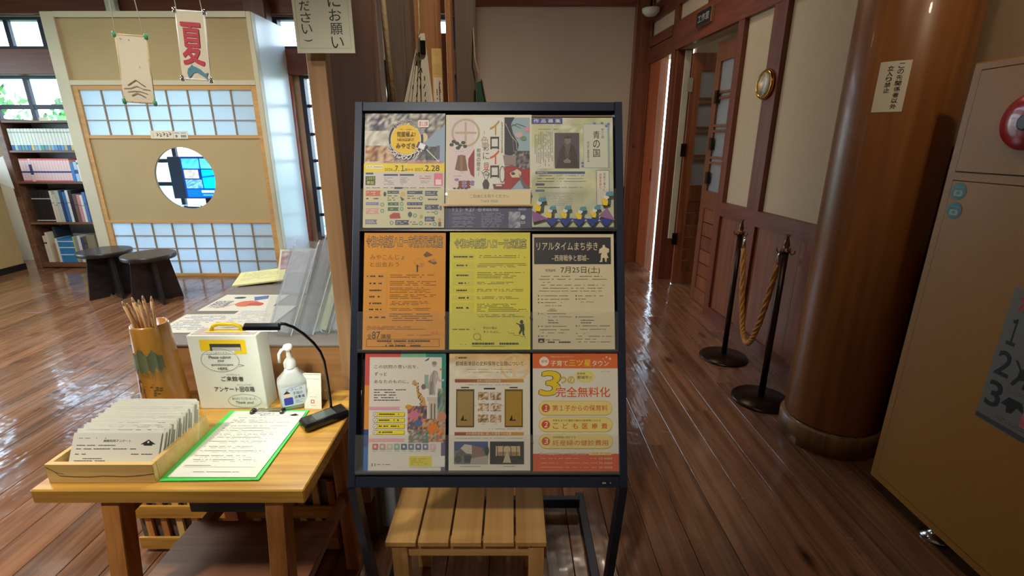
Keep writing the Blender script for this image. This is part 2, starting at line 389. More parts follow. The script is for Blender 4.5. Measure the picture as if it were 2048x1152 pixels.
def frame(origin, X, U):
    X = Vector(X).normalized(); U = Vector(U); U = (U - X*U.dot(X)).normalized(); N = X.cross(U)
    M = Matrix.Identity(4)
    for i in range(3): M[i][0], M[i][1], M[i][2], M[i][3] = X[i], U[i], N[i], origin[i]
    return M

# ============================================================ SETTING
# floor: boards laid along y
fl = sempty('floor', (0, 0, 0))
MB().box(-6.45, 3.4, -3.1, 6.6, -.06, -.014).build('subfloor', M_GROOVE, fl)
PW = .148
def plank_mesh(L):
    m = MB().box(-PW/2+.0012, PW/2-.0012, 0, L-.002, -.013, 0, bev=.0012); o = m.build('plank', M_FLOOR, fl); return o
protos = {}
x = -6.37
rr = random.Random(3); np_ = 0
while x < 2.1:
    y = -3.0 - rr.uniform(0, 1.5)
    while y < 6.05:
        L = rr.choice([3.0, 3.6, 4.2])
        if L not in protos: o = plank_mesh(L); protos[L] = o
        else: o = protos[L].copy(); COL.objects.link(o)
        o.location = (x, y, 0); y += L; np_ += 1
    x += PW
# ceiling
cl = MB(); cl.box(-6.45, 3.4, -3.1, 6.0, 3.3, 3.4); struct(cl.build('ceiling', M_CEIL))
# back wall: plaster strips round the window openings
bw = MB(); Y0, Y1 = 5.87, 5.99
for a in ((-6.45, -4.42, 0, 1.62), (-4.42, -2.36, 0, .25), (-2.36, -.62, 0, .25), (-6.45, -4.42, 2.13, 2.40), (-4.42, -.62, 2.15, 2.40),
          (-6.45, -.5, 2.72, 3.3), (-4.5, -4.42, 1.62, 2.15), (-2.60, -2.40, .25, 2.15), (-.62, 1.62, 0, 3.3), (-.62, -.5, 2.4, 2.72)):
    bw.box(a[0], a[1], Y0, Y1, a[2], a[3])
struct(bw.build('wall_back', M_PLASTER))
# corridor end panel
MBp = MB().box(-.41, 1.335, 5.855, 5.87, .9, 2.814); struct(MBp.build('trim_1', plain('end_panel', (196, 180, 162), .8, nscale=1.2, var=.05)))
tn = [1]
def trim(b, mat, at=None):
    tn[0] += 1; return struct(b.build('trim_%d' % tn[0], mat))
trim(MB().box(-.52, -.41, 5.80, 5.87, 0, 3.3, bev=.004), M_RED)
trim(MB().box(1.335, 1.52, 5.77, 5.87, 0, 3.3, bev=.004), M_LATH)
trim(MB().box(-.41, 1.335, 5.80, 5.87, 2.814, 3.0, bev=.004), M_REDX)
trim(MB().box(-.41, 1.335, 5.80, 5.87, 0, .9, bev=.004), M_REDX)
trim(MB().box(-6.4, -.52, 5.78, 5.87, 2.73, 2.92, bev=.006), M_REDX)
trim(MB().box(-6.4, -.52, 5.74, 5.87, 2.125, 2.385, bev=.006), M_REDX)
trim(MB().box(-6.4, -.52, 5.50, 5.78, 2.95, 3.15, bev=.006), M_REDX)
trim(MB().box(-2.80, -2.56, 5.60, 5.74, 0, 3.3, bev=.01), wood('dark_red_post', (84, 34, 30), (112, 52, 42), 'z', .4))
trim(MB().tube([(-2.49, 5.79, 0), (-2.495, 5.79, 1.2), (-2.49, 5.79, 2.13)], [.052, .047, .045], 14), wood('peeled_log', (130, 70, 54), (176, 108, 84), 'z', .35, .3))
trim(MB().box(-4.28, -4.18, 5.70, 5.76, 2.6, 3.3), M_CREAM)
# windows in the back wall
def window(n, x0, x1, z0, z1, xs, zs, sash=.04, bar=.03, y=5.87):
    w = sempty('window_%d' % n, ((x0+x1)/2, y+.05, z0)); fr = MB()
    fr.box(x0, x0+sash, y, y+.10, z0, z1); fr.box(x1-sash, x1, y, y+.10, z0, z1); fr.box(x0+sash, x1-sash, y, y+.10, z0, z0+sash); fr.box(x0+sash, x1-sash, y, y+.10, z1-sash, z1)
    fr.build('window_frame', M_WFRAME, w)
    X = [x0+sash] + list(xs) + [x1-sash]; Z = [z0+sash] + list(zs) + [z1-sash]
    for v in xs: MB().box(v-bar/2, v+bar/2, y+.03, y+.07, z0+sash, z1-sash).build('mullion', M_WFRAME, w)
    for v in zs: MB().box(x0+sash, x1-sash, y+.033, y+.067, v-bar/2, v+bar/2).build('glazing_bar', M_WFRAME, w)
    for a, b in zip(X, X[1:]):
        for c, d in zip(Z, Z[1:]): MB().box(a, b, y+.049, y+.052, c, d).build('pane', M_GLASS, w)
    return w
window(1, -6.3, -4.5, 1.62, 2.13, [-5.95, -5.53, -5.07, -4.78], [1.80], .03, .05)
window(2, -6.3, -4.42, 2.40, 2.72, [-5.95, -5.57, -5.19, -4.80], [], .03, .05)
window(3, -4.42, -2.60, .25, 2.15, [-4.0, -3.56, -3.05], [.55, .93, 1.20, 1.55, 1.85], .05, .045)
window(4, -4.42, -2.60, 2.40, 2.72, [-4.0, -3.5, -3.05], [], .03, .05)
window(5, -2.40, -.62, .25, 2.15, [-2.08, -1.76, -1.45, -1.13, -.86], [.56, .88, 1.20, 1.50, 1.81], .05, .035)
window(6, -2.60, -.62, 2.40, 2.72, [-2.2, -1.8, -1.4, -1.0], [], .03, .05)
# unseen left wall, window band added for daylight in the hall; rear wall
lw = MB()
for a in ((-3.1, 6.0, 0, .45), (-3.1, 6.0, 2.5, 3.3), (-3.1, 2.05, .45, 2.5), (5.3, 6.0, .45, 2.5)): lw.box(-6.55, -6.42, a[0], a[1], a[2], a[3])
struct(lw.build('wall_left', M_PLASTER))
w7 = sempty('window_7', (-6.45, 3.6, .45))
for k in range(8): MB().box(-6.50, -6.46, 2.07+k*.46-.02, 2.07+k*.46+.02, .45, 2.5).build('mullion', M_WFRAME, w7)
for z in (.47, 1.1, 1.8, 2.48): MB().box(-6.495, -6.465, 2.05, 5.3, z-.02, z+.02).build('glazing_bar', M_WFRAME, w7)
rw = MB(); rw.box(-6.55, 3.4, -3.2, -3.08, 0, 3.3); struct(rw.build('wall_rear', M_PLASTER))
# low partition in the left corner, with its black skirting
lp = thing('low_partition', 'beige low partition wall left of the bookcase, with black skirting', 'partition', (-5.68, 5.0, 0))
MB().box(-5.74, -5.66, 4.2, 5.42, 0, 1.15, bev=.004).build('panel', plain('partition_beige', (190, 168, 120), .7), lp)
MB().box(-5.66, -5.645, 4.2, 5.42, 0, .07).build('skirting', M_BLACKP, lp)

# ---- right wall of the corridor: runs slightly inward with distance
def rwf(d, s, z): return (1.94 - .07*s - d, s, z)
def RW(s0, s1, z0, z1, d0, d1, b=None):
    b = b or MB(); b.box(d0, d1, s0, s1, z0, z1, fn=rwf); return b
r = MB()
for a in ((-3.1, 3.87, 0, 3.3), (3.87, 5.04, 2.25, 3.3), (5.22, 6.0, 2.25, 3.3)): RW(a[0], a[1], a[2], a[3], -.12, 0, r)
RW(5.04, 5.14, 0, 3.3, -.03, 0, r); RW(5.14, 5.22, 2.25, 3.3, -.12, 0, r)
struct(r.build('wall_right', M_PLASTER))
trim(RW(5.04, 5.14, 0, 3.3, 0, .03), M_RED)
trim(RW(5.14, 5.77, 2.64, 2.80, 0, .035), M_REDY)
trim(RW(5.14, 5.77, 2.395, 2.49, 0, .04), M_REDY)
trim(RW(5.14, 5.77, 2.235, 2.39, 0, .03), M_REDY)
trim(RW(1.0, 5.04, 2.25, 2.495, 0, .04), M_REDY)
trim(RW(1.0, 4.44, 2.495, 2.9, 0, .025), M_REDY)
trim(RW(4.44, 5.04, 2.64, 2.9, 0, .03), M_REDY)
trim(RW(3.785, 3.87, .965, 2.25, 0, .035), M_RED)
trim(RW(3.285, 3.43, .965, 2.25, 0, .035), M_RED)
trim(RW(1.0, 3.87, .86, .965, 0, .04), M_REDY)
trim(RW(1.0, 3.87, 0, .10, 0, .04), M_REDY)
wn = sempty('trim_90', (1.7, 2.5, 0))
k = 1.02
while k < 3.86:   # wainscot boards
    e = min(k+.148, 3.868); RW(k, e, .10, .86, 0, .018).build('board', M_LATH, wn); k += .15
for s0 in (1.9, 2.66, 3.285, 3.785): trim(RW(s0, s0+.085, .10, .86, .018, .04), M_RED)
# door recess linings, sliding door, and the double door with one leaf folded back
trim(RW(4.985, 5.04, 0, 2.25, -.12, .02), M_RED)
trim(RW(4.965, 4.985, .45, 2.24, -.10, -.045), M_CREAM)
d1 = sempty('door_1', rwf(-.02, 5.6, 0))
RW(5.36, 5.85, 0.005, 2.235, -.015, .012).build('door_leaf', wood('lit_door_wood', (150, 74, 44), (184, 100, 62), 'z', .4, .4), d1)  # door wood with the light on this leaf put into its colour
RW(5.30, 5.45, .005, 2.235, -.012, .016).build('stile', wood('pink_wood', (168, 116, 96), (196, 146, 124), 'z', .5), d1)
RW(5.47, 5.50, 1.0, 1.13, .012, .017).build('pull', M_CHROME, d1)
d2 = sempty('door_2', (1.66, 4.79, 0))     # leaf standing open at right angles to the wall
def leaf(root, fn, w, mat, n=4, hand=1):
    def bx(a, b, c, d, e=0, f=.035): m = MB(); m.box(a, b, e, f, c, d, fn=fn); return m
    bx(0, .085, .01, 2.19).build('stile', mat, root); bx(w-.085, w, .01, 2.19).build('stile', mat, root)
    bx(.085, w-.085, 2.04, 2.19).build('rail', mat, root); bx(.085, w-.085, .01, .13).build('rail', mat, root); bx(.085, w-.085, .86, 1.01).build('rail', mat, root)
    z = 1.01; h = (2.04-1.01)/n
    for i in range(n):
        bx(.085, w-.085, z, z+h, .014, .018).build('pane', clear('door_glass', (.6, .62, .58), .15, .05, .22), root)
        if i: bx(.085, w-.085, z-.032, z-.012).build('glazing_bar', mat, root); bx(.085, w-.085, z+.012, z+.03).build('glazing_bar', mat, root)
        z += h
    z = .13
    for i in range(6):
        bx(.085, w-.085, z+.004, z+.117, .006, .028).build('board', mat, root); z += .1217
leaf(d2, lambda a, e, z: (1.655+a, 4.79+e, z), .48, M_LATH)
for z in (1.86, 1.28, .42):
    MB().box(1.615, 1.665, 4.778, 4.788, z, z+.12).build('hinge', plain('old_hinge', (190, 182, 160), .4, .6) if z > 1.5 else M_BRONZE, d2)
d3 = sempty('door_3', rwf(-.05, 4.1, 0))
leaf(d3, lambda a, e, z: rwf(-.085+e, 3.88+a, z), .46, M_LATH)
for z in (1.72, 1.35, 1.07): RW(4.22, 4.26, z, z+.10, -.05, -.03).build('bolt', M_BRONZE, d3)
# rooms beyond the doors
rm = MB(); rm.box(1.78, 3.4, 5.10, 5.16, 0, 2.6); rm.box(3.3, 3.4, 2.5, 5.1, 0, 2.6); rm.box(1.85, 3.4, 2.5, 2.56, 0, 2.6); struct(rm.build('wall_workroom', M_PLASTER))
MB().box(1.9, 3.4, 2.5, 5.16, 2.62, 2.7).build('ceiling_workroom', plain('grey_green_ceiling', (130, 140, 128), .8))['kind'] = 'structure'

# column
col = thing('round_column', 'thick round polished wooden column with a paper notice, beside the beige cabinet', 'column', (1.585, 2.11, 0))
MB().lathe((1.585, 2.11, 0), [(.198, .12), (.2, .13), (.203, 1.4), (.205, 3.3)], 64).build('shaft', M_COLUMN, col)
MB().lathe((1.585, 2.11, 0), [(.215, 0), (.216, .10), (.210, .112), (.19, .118)], 64).build('plinth', wood('plinth_wood', (100, 70, 44), (150, 116, 78), 'z', .4, 0, .2), col)
def oncol(a0, z0):
    """wrap a sheet round the column: x -> arc, y -> height"""
    R = .2052
    def f(v): a = a0 + v.x/R; return (1.585 + (R+v.z)*math.sin(a), 2.11 - (R+v.z)*math.cos(a), z0 + v.y)
    return f

# outside: ground, trees and stones seen through the windows
struct(MB().box(-30, 20, 6.7, 40, -.4, -.3).build('garden_ground', M_GRASS)); struct(MB().box(-30, -6.6, -12, 6.7, -.4, -.3).build('garden_ground', M_GRASS))
def tree(x, y, h, rad, label, n=900, seed=1):
    t = thing('garden_tree', label, 'tree', (x, y, -.3), 'trees outside the windows'); r = random.Random(seed)
    MB().tube([(x, y, -.3), (x+.05, y, h*.5), (x, y, h*.8)], [.12, .09, .04], 8).build('trunk', M_BARK, t)
    m = MB()
    for i in range(n):
        a = r.uniform(0, 2*PI); u = r.uniform(-1, 1); q = rad*r.uniform(.5, 1)*(1+.2*math.sin(3*a)); c = Vector((x+q*math.cos(a)*math.sqrt(1-u*u), y+q*math.sin(a)*math.sqrt(1-u*u), h+u*rad*.8))
        d = Vector((r.uniform(-1, 1), r.uniform(-1, 1), r.uniform(-1, 1))).normalized()*.13; e = d.cross(Vector((r.uniform(-1, 1), r.uniform(-1, 1), 1))).normalized()*.07
        m.face([c-d, c-e, c+d, c+e])
    m.build('foliage', M_LEAF, t)['kind'] = 'stuff'
tree(-12.5, 11.0, 1.9, 1.5, 'bright green garden tree, leftmost outside the window over the bookcase', 900, seed=1)
tree(-12.0, 14.6, 1.75, 1.2, 'garden tree behind the middle panes of the window over the bookcase', 800, seed=2)
tree(-8.0, 14.5, 1.6, 1.3, 'low garden tree seen at the right end of the window over the bookcase', 420, seed=3)
tree(-5.6, 16.5, -.6, 1.0, 'low bush outside the tall window right of the booth', 300, seed=4)
for i, (x, y, q) in enumerate(((-4.3, 10.2, .4), (-3.2, 10.9, .45))):
    tag(MB().lathe((0, 0, 0), [(q, 0), (q*1.05, q*.3), (q*.7, q*.8), (.02, q)], 9).build('garden_stone', M_STONE, at=(x, y, -.3)),
        ('pale garden stone outside the tall window, nearer one', 'pale garden stone outside the tall window, farther one')[i], 'stone')

# ============================================================ BOOTH with shoji screens
KY = 5.08
bo = thing('booth', 'cream booth with shoji screens and a round window, its side white and glossy', 'booth', (-3.4, 5.4, 0))
MB().box(-4.452, -4.325, KY, KY+.07, 0, 2.593, bev=.004).build('post', M_CREAM, bo)
MB().box(-2.512, -2.463, KY, KY+.07, 0, 2.593, bev=.004).build('post', M_CREAM, bo)
MB().box(-4.325, -2.512, KY, KY+.07, 2.543, 2.593).build('top_rail', M_CREAM, bo)
MB().box(-4.325, -2.512, KY, KY+.07, 1.949, 1.992).build('middle_rail', M_CREAM, bo)
MB().box(-4.325, -2.512, KY+.025, KY+.045, 1.992, 2.543).build('upper_panel', M_BEIGE, bo)
MB().box(-2.493, -2.463, KY+.07, 5.745, 0, 2.593, bev=.002).build('side_panel', M_WHITEP, bo)
MB().box(-4.452, -4.422, KY+.07, 5.745, 0, 2.593).build('side_panel', M_WHITEP, bo)
m = MB()   # lower wall panel with its round opening
c0, R0 = (-3.393, 1.052), .311; n = 64; X0, X1, Z0, Z1 = -4.28, -2.555, .618, 1.447
outer = []; inner = []
for k in range(n):
    a = 2*PI*k/n; ca, sa = math.cos(a), math.sin(a)
    t = min(((X1-c0[0])/ca if ca > 1e-9 else (X0-c0[0])/ca if ca < -1e-9 else 9e9), ((Z1-c0[1])/sa if sa > 1e-9 else (Z0-c0[1])/sa if sa < -1e-9 else 9e9))
    outer.append((c0[0]+ca*t, c0[1]+sa*t)); inner.append((c0[0]+ca*R0, c0[1]+sa*R0))
corners = [(X1, Z1), (X0, Z1), (X0, Z0), (X1, Z0)]
for cx, cz in corners:   # snap nearest ray ends onto the corners
    i = min(range(n), key=lambda j: (outer[j][0]-cx)**2+(outer[j][1]-cz)**2); outer[i] = (cx, cz)
for yy in (KY+.022, KY+.05):
    for k in range(n):
        j = (k+1) % n; m.face([(outer[k][0], yy, outer[k][1]), (outer[j][0], yy, outer[j][1]), (inner[j][0], yy, inner[j][1]), (inner[k][0], yy, inner[k][1])])
for k in range(n):
    j = (k+1) % n; m.face([(inner[k][0], KY+.022, inner[k][1]), (inner[j][0], KY+.022, inner[j][1]), (inner[j][0], KY+.05, inner[j][1]), (inner[k][0], KY+.05, inner[k][1])])
m.build('round_window_panel', M_BEIGE, bo)
def shoji(x0, x1, z0, z1, nx, nz, fw, fb, ft):
    s = MB().box(x0, x0+fw, KY+.01, KY+.045, z0, z1, bev=.002); s.box(x1-fw, x1, KY+.01, KY+.045, z0, z1, bev=.002)
    s.box(x0+fw, x1-fw, KY+.01, KY+.045, z0, z0+fb, bev=.002); s.box(x0+fw, x1-fw, KY+.01, KY+.045, z1-ft, z1, bev=.002)
    s = s.build('shoji_frame', M_SHOJIF, bo); a, b, c, d = x0+fw, x1-fw, z0+fb, z1-ft
    for i in range(1, nx): x = a+(b-a)*i/nx; MB().box(x-.006, x+.006, KY+.016, KY+.03, c, d).build('muntin', M_MUNTIN, s)
    for j in range(1, nz): z = c+(d-c)*j/nz; MB().box(a, b, KY+.018, KY+.031, z-.005, z+.005).build('muntin', M_MUNTIN, s)
    for i in range(nx):
        for j in range(nz): MB().box(a+(b-a)*i/nx, a+(b-a)*(i+1)/nx, KY+.031, KY+.032, c+(d-c)*j/nz, c+(d-c)*(j+1)/nz).build('paper_pane', SHOJI, s)
shoji(-4.325, -2.512, 1.447, 1.949, 8, 3, .055, .035, .045)
shoji(-4.325, -2.512, 0.0, .618, 8, 4, .055, .035, .03)
MB().box(-4.325, -4.28, KY+.01, KY+.045, .618, 1.447).build('side_stile', M_SHOJIF, bo)
MB().box(-2.555, -2.512, KY+.01, KY+.045, .618, 1.447).build('side_stile', M_SHOJIF, bo)
# booth name strips
t = thing('name_strip', 'small white strip with brushed black letters over the round window', 'sign', (-3.55, KY, 1.45))
M = frame((-3.645, KY+.006, 1.447), (1, 0, 0), (0, 0, 1))
m = MB(); m.box(0, .225, 0, .078, -.003, 0, M=M); m.build('card', M_PAPERC, t)
s = Sheet(.225, .078, 0, 0, 100, 34); s.lines(6, 10, 16, 28, 3, (90, 120, 150))
for k, (x, y) in enumerate(((26, 10), (40, 12), (56, 8), (70, 12), (84, 7))): s.stroke([(x, y), (x+8, y+4), (x+3, y+15)], 2.6, (20, 20, 20)); s.stroke([(x-1, y+9), (x+11, y+8+(k % 2)*5)], 2.2, (20, 20, 20))
s.build('lettering', t, M)
t = thing('price_strip', 'small white printed strip touching the brushed name strip', 'sign', (-3.3, KY, 1.45))
M = frame((-3.415, KY+.005, 1.447), (1, 0, 0), (0, 0, 1))
m = MB(); m.box(0, .145, 0, .074, -.003, 0, M=M); m.build('card', M_PAPER, t)
s = Sheet(.145, .074, 0, 0, 80, 34); s.lines(6, 5, 72, 13, 1, (90, 90, 90)); s.lines(10, 17, 70, 29, 1, (120, 120, 120), th=.9); s.build('lettering', t, M)
# television behind the round window, on a white desk
tv = thing('television', 'flat television showing blue picture tiles, seen through the round window', 'television', (-3.4, 5.5, .70))
MB().box(-3.80, -3.06, 5.47, 5.50, .805, 1.262, bev=.004).build('casing', plain('tv_bezel', (44, 66, 104), .3), tv)
MB().box(-3.50, -3.30, 5.42, 5.58, .708, .73, bev=.008).build('stand', M_BLKPL, tv)
MB().box(-3.46, -3.36, 5.48, 5.50, .73, .81).build('neck', M_BLKPL, tv)
M = frame((-3.655, 5.469, .812), (1, 0, 0), (0, 0, 1)); s = Sheet(.59, .44, 0, 0, 100, 74)
s.rect(0, 0, 100, 74, (10, 60, 150)); s.photo(2, 2, 34, 20, [(60, 190, 250), (90, 210, 250)], 5, 4); s.photo(36, 2, 76, 20, [(80, 210, 250), (110, 220, 250)], 5, 4); s.rect(78, 2, 98, 18, (130, 150, 240))
s.photo(3, 22, 30, 38, [(200, 200, 205), (170, 180, 190), (220, 210, 200)], 6, 5, 3); s.photo(3, 40, 34, 56, [(120, 190, 230), (70, 150, 200), (150, 210, 235)], 8, 6, 4)
s.rect(36, 22, 98, 56, (0, 215, 250)); s.poly([(36, 34), (70, 30), (98, 24), (98, 30), (70, 34), (36, 37)], (20, 110, 210)); s.stroke([(74, 20), (74, 74)], .8, (20, 100, 190)); s.stroke([(34, 38), (98, 38)], .8, (10, 120, 200))
s.rect(3, 58, 98, 72, (0, 110, 235)); s.lines(30, 59.5, 54, 64.5, 1, (225, 245, 255), th=.9); s.rect(32, 68, 56, 69, (160, 240, 240)); s.build('screen', tv, M, SCREEN)
dk = thing('white_desk', 'white desk inside the booth under the television', 'desk', (-3.4, 5.5, 0))
MB().box(-4.1, -2.75, 5.30, 5.72, .675, .705, bev=.003).build('desk_top', M_PALEBLUE, dk)
for x in (-4.05, -2.85):
    for y in (5.34, 5.66): MB().box(x, x+.04, y, y+.04, 0, .675).build('leg', M_CHROME, dk)
tag(MB().lathe((0, 0, 0), [(.12, 0), (.13, .012), (.11, .022), (.03, .03)], 24).build('black_dish', M_BLKPL, at=(-3.62, 5.38, .706)), 'flat black round dish on the white desk in the booth', 'dish')

# two black stools
def stool(loc, ang, label):
    t = thing('round_stool', label, 'stool', loc, None); x, y, _ = loc
    MB().lathe((x, y, 0), [(.205, .405), (.212, .412), (.214, .438), (.208, .445)], 48).build('seat', M_STOOL, t)
    for k in (0, 1):
        a = ang + k*PI/2; X = Vector((math.cos(a), math.sin(a), 0)); Nn = Vector((-math.sin(a), math.cos(a), 0))
        M_ = Matrix.Identity(4)
        for i in range(3): M_[i][0], M_[i][1], M_[i][2], M_[i][3] = X[i], Vector((0, 0, 1))[i], Nn[i], (x, y, 0)[i]
        m = MB(); sp_ = ([(-.20, 0), (-.05, 0), (-.035, .025), (.035, .025), (.05, 0), (.20, 0), (.145, .405), (-.145, .405)],)
        for q in sp_:
            if k == 0: m.prism([M_ @ Vector((u, v, -.011)) for u, v in q], Nn*.022); m.build('leg_board', M_STOOL, t)
            else:
                for sg in (-1, 1):
                    m = MB(); m.prism([M_ @ Vector((u*sg, v, -.011)) for u, v in [(.012, .03), (.05, .0), (.20, 0), (.145, .405), (.012, .405)]], Nn*.022); m.build('leg_board', M_STOOL, t)
    return t
stool((-3.83, 4.42, 0), 1.0, 'black round stool nearer the bookcase, the left one of the pair')
stool((-3.30, 4.26, 0), .85, 'black round stool in front of the shoji, the right one of the pair')

# bookcase and its books
bc = thing('bookcase', 'open wooden bookcase in the left corner, under the window', 'bookcase', (-4.98, 5.6, 0))
M_BCASE = wood('bookcase_wood', (96, 66, 52), (134, 98, 78), 'x', .45, 0, 0, .7)
MB().box(-5.565, -5.50, 5.45, 5.82, 0, 1.655, bev=.003).build('side', M_BCASE, bc)
MB().box(-4.50, -4.46, 5.45, 5.82, 0, 1.655, bev=.003).build('side', M_BCASE, bc)
MB().box(-5.50, -4.50, 5.80, 5.82, 0, 1.63).build('back_panel', M_PALEBLUE, bc)  # stands in for the white wall behind, bluish daylight put into its colour
for z in (.055, .525, .98, 1.315, 1.625): MB().box(-5.50, -4.50, 5.46, 5.80, z-.012 if z > .1 else .012, z+.012, bev=.002).build('shelf', M_BCASE, bc)
def book(x, z, w, h, d, base_, bands, lab, grp, lean=0, yf=5.475):
    m = MB(); zs = [0, 1]; cuts = sorted({0, 1} | {b[0] for b in bands} | {b[1] for b in bands})
    for a, b in zip(cuts, cuts[1:]):
        c = base_
        for q in bands:
            if a >= q[0]-1e-6 and b <= q[1]+1e-6: c = q[2]
        n0 = len(m.bm.faces); m.box(0, w, 0, d, a*h, b*h)
        m.bm.faces.ensure_lookup_table()
        for f in list(m.bm.faces)[n0:]:
            for l in f.loops: l[m.cl] = lin(*c)
    bmesh.ops.remove_doubles(m.bm, verts=m.bm.verts, dist=1e-5)
    o = m.build('book', BOOKM, at=(x, yf, z)); o.rotation_euler = (0, lean, 0)
    tag(o, lab, 'book', grp); return o
r = random.Random(5)
x = -5.47; rows = []
i = 0
while x < -4.56:     # top shelf: a uniform white series
    w = .036; c = r.choice([(60, 120, 190), (120, 170, 210), (200, 190, 90), (80, 150, 200), (40, 90, 170), (150, 200, 200), (170, 170, 120), (70, 160, 140)])
    book(x, 1.328, w-.005, .225, .17, (226, 232, 222), [(.0, .24, c), (.80, .86, (170, 184, 176))], 'white volume with a coloured band at the foot, top shelf series', 'white series on the top shelf'); x += w; i += 1
x = -5.44
for k in range(17):
    book(x, .993, .030, .245, .18, (236, 206, 206), [(.38, .46, (60, 70, 120)), (.0, .05, (220, 90, 100)), (.93, 1, (230, 120, 120))] if k != 3 else [(.3, .75, (40, 50, 110))],
         'pale pink volume with a dark blue line across, second shelf' if k != 3 else 'pink volume with a tall dark blue block on its spine, second shelf', 'pink series on the second shelf' if k != 3 else None); x += .0325
cols = [('blue', (50, 130, 200)), ('pale blue', (170, 205, 225)), ('white', (232, 236, 236)), ('navy and white', (60, 70, 120)), ('cream', (220, 215, 195)), ('sky blue', (110, 180, 220)), ('white', (235, 238, 240)), ('violet', (110, 110, 170)), ('white', (230, 232, 236))]
for k, (n_, c) in enumerate(cols):
    book(x, .993, .034, .19+.02*((k*7) % 3), .17, c, [(.4, .6, (50, 70, 130))] if k % 2 else [(.8, .9, (90, 120, 160))], '%s book on the second shelf, %s to the right of the pink series' % (n_, ordn(k)), None); x += .038
x = -5.42
for k in range(5):
    book(x, .538, .040, .36, .22, (30, 28, 34), [(.72, .75, (200, 200, 200)), (.04, .07, (220, 220, 220))], 'tall black volume with white marks at the left of the third shelf', 'black volumes on the third shelf'); x += .043
third = [('cream', (226, 222, 200)), ('cream', (216, 214, 196)), ('pale green', (190, 205, 195)), ('navy', (50, 70, 120)), ('blue', (60, 120, 180)), ('white', (230, 234, 234)), ('black', (40, 40, 50)), ('brown', (120, 96, 84)), ('pink', (210, 150, 160)), ('white', (232, 232, 226)),
         ('blue', (80, 130, 190)), ('dark blue', (70, 84, 130)), ('ivory', (224, 220, 200)), ('grey', (150, 156, 156)), ('red', (190, 40, 36)), ('orange', (220, 130, 60)), ('white', (228, 230, 226)), ('grey-green', (150, 170, 160))]
seen = {}
for k, (n_, c) in enumerate(third):
    w = r.uniform(.030, .045); seen[n_] = seen.get(n_, 0)+1
    book(x, .538, w-.004, r.uniform(.30, .36) if n_ != 'red' else .37, .22, c, [(.6, .63, tuple(int(v*.7) for v in c))], '%s book on the third shelf, %s to the right of the black volumes' % (n_, ordn(k)), None); x += w
x = -5.42
fourth = [('white and black', (214, 214, 210), .31, .035), ('cream', (222, 216, 196), .35, .03), ('dark slate folder', (54, 70, 84), .40, .03), ('brown-spined', (160, 140, 110), .22, .035), ('white', (228, 230, 228), .28, .03)] + [('bright blue', (50, 140, 210), .28, .03)]*6 + \
         [('yellow-green', (190, 200, 110), .30, .022), ('grey', (150, 156, 160), .31, .035), ('white', (226, 228, 228), .31, .035), ('navy', (60, 80, 120), .29, .03), ('black and white', (90, 90, 90), .30, .04), ('olive grey file', (140, 134, 108), .32, .10)]
for k, (n_, c, h, w) in enumerate(fourth):
    blue = n_ == 'bright blue'
    book(x, .068, w-.003, h, .2, c, [(.3, .34, (230, 240, 250)), (.6, .64, (230, 240, 250)), (.86, .9, (230, 240, 250))] if blue else [(.7, .76, (60, 60, 64))] if k in (0, 15) else [],
         'bright blue volume with white marks on the bottom shelf' if blue else '%s book on the bottom shelf, %s from its left end' % (n_, ordn(k)), 'blue series on the bottom shelf' if blue else None, yf=5.475 if n_ != 'dark slate folder' else 5.55); x += w
t = tag(MB().box(-.05, .05, -.002, .002, 0, .035).build('shelf_label', M_PAPERC, at=(-5.02, 5.455, 1.632)), 'small cream label on the top edge of the bookcase', 'label')
# paper pennant and poster at the left edge
m = MB(); m.prism([(-5.62, 5.30, 1.20), (-5.42, 5.30, 1.27), (-5.40, 5.30, .93), (-5.62, 5.30, 1.03)], (0, .004, 0))
tag(m.build('pennant', M_PAPER), 'pale pointed paper pennant beside the bookcase at the left edge', 'pennant')
t = thing('framed_notice', 'dark purple notice on the low partition at the left edge', 'poster', (-5.655, 5.0, .9))
MB().box(-5.658, -5.65, 4.95, 5.17, .66, .98).build('board', plain('purple_card', (80, 60, 90), .5), t)

# hanging cloth scrolls
def scroll(name, label, x0, x1, ztop, zbot, y, cord_z, knob, side, draw, tilt):
    t = thing(name, label, 'hanging scroll', ((x0+x1)/2, y, zbot)); w = x1-x0; h = ztop-zbot
    M = frame((x0, y, zbot), (1, tilt, -.07), (0, 0, 1))
    L = lambda u, v, n=0: M @ Vector((u, v, n))
    nrow = 10; m = MB()
    for k in range(nrow):
        a, b = k/nrow, (k+1)/nrow; q = lambda v: .0012*math.sin(v*7)
        m.face([L(0, a*h, q(a)), L(w, a*h, q(a)), L(w, b*h, q(b)), L(0, b*h, q(b))])
    m.build('cloth', M_CLOTH, t)
    for u in (.004, w-.004):
        m = MB(); m.tube([L(u, -.012, -.004), L(u, h+.012, -.004)], .005, 8); m.build('side_rod', side, t)
    for v in (0, h):
        m = MB(); m.tube([L(-.008, v, -.003), L(w+.008, v, -.003)], .0055, 8); m.build('roller', side, t)
        for u in (0, w):
            m = MB(); m.lathe((0, 0, 0), [(.004, -.016), (.010, -.012), (.011, 0), (.010, .012), (.004, .016)], 12, M=Matrix.Translation(L(u, v, 0))); m.build('end_knob', knob, t)
    for u in (.01, w-.01):
        m = MB(); m.tube([L(u, h, 0), (L(u, 0)[0]+(w/2-u)*.5, y, cord_z)], .0022, 5); m.build('cord', M_CORD, t)
    s = Sheet(w, h, 0, 0, 100, 100*h/w, z0=.0075); draw(s); s.build('drawing', t, M)
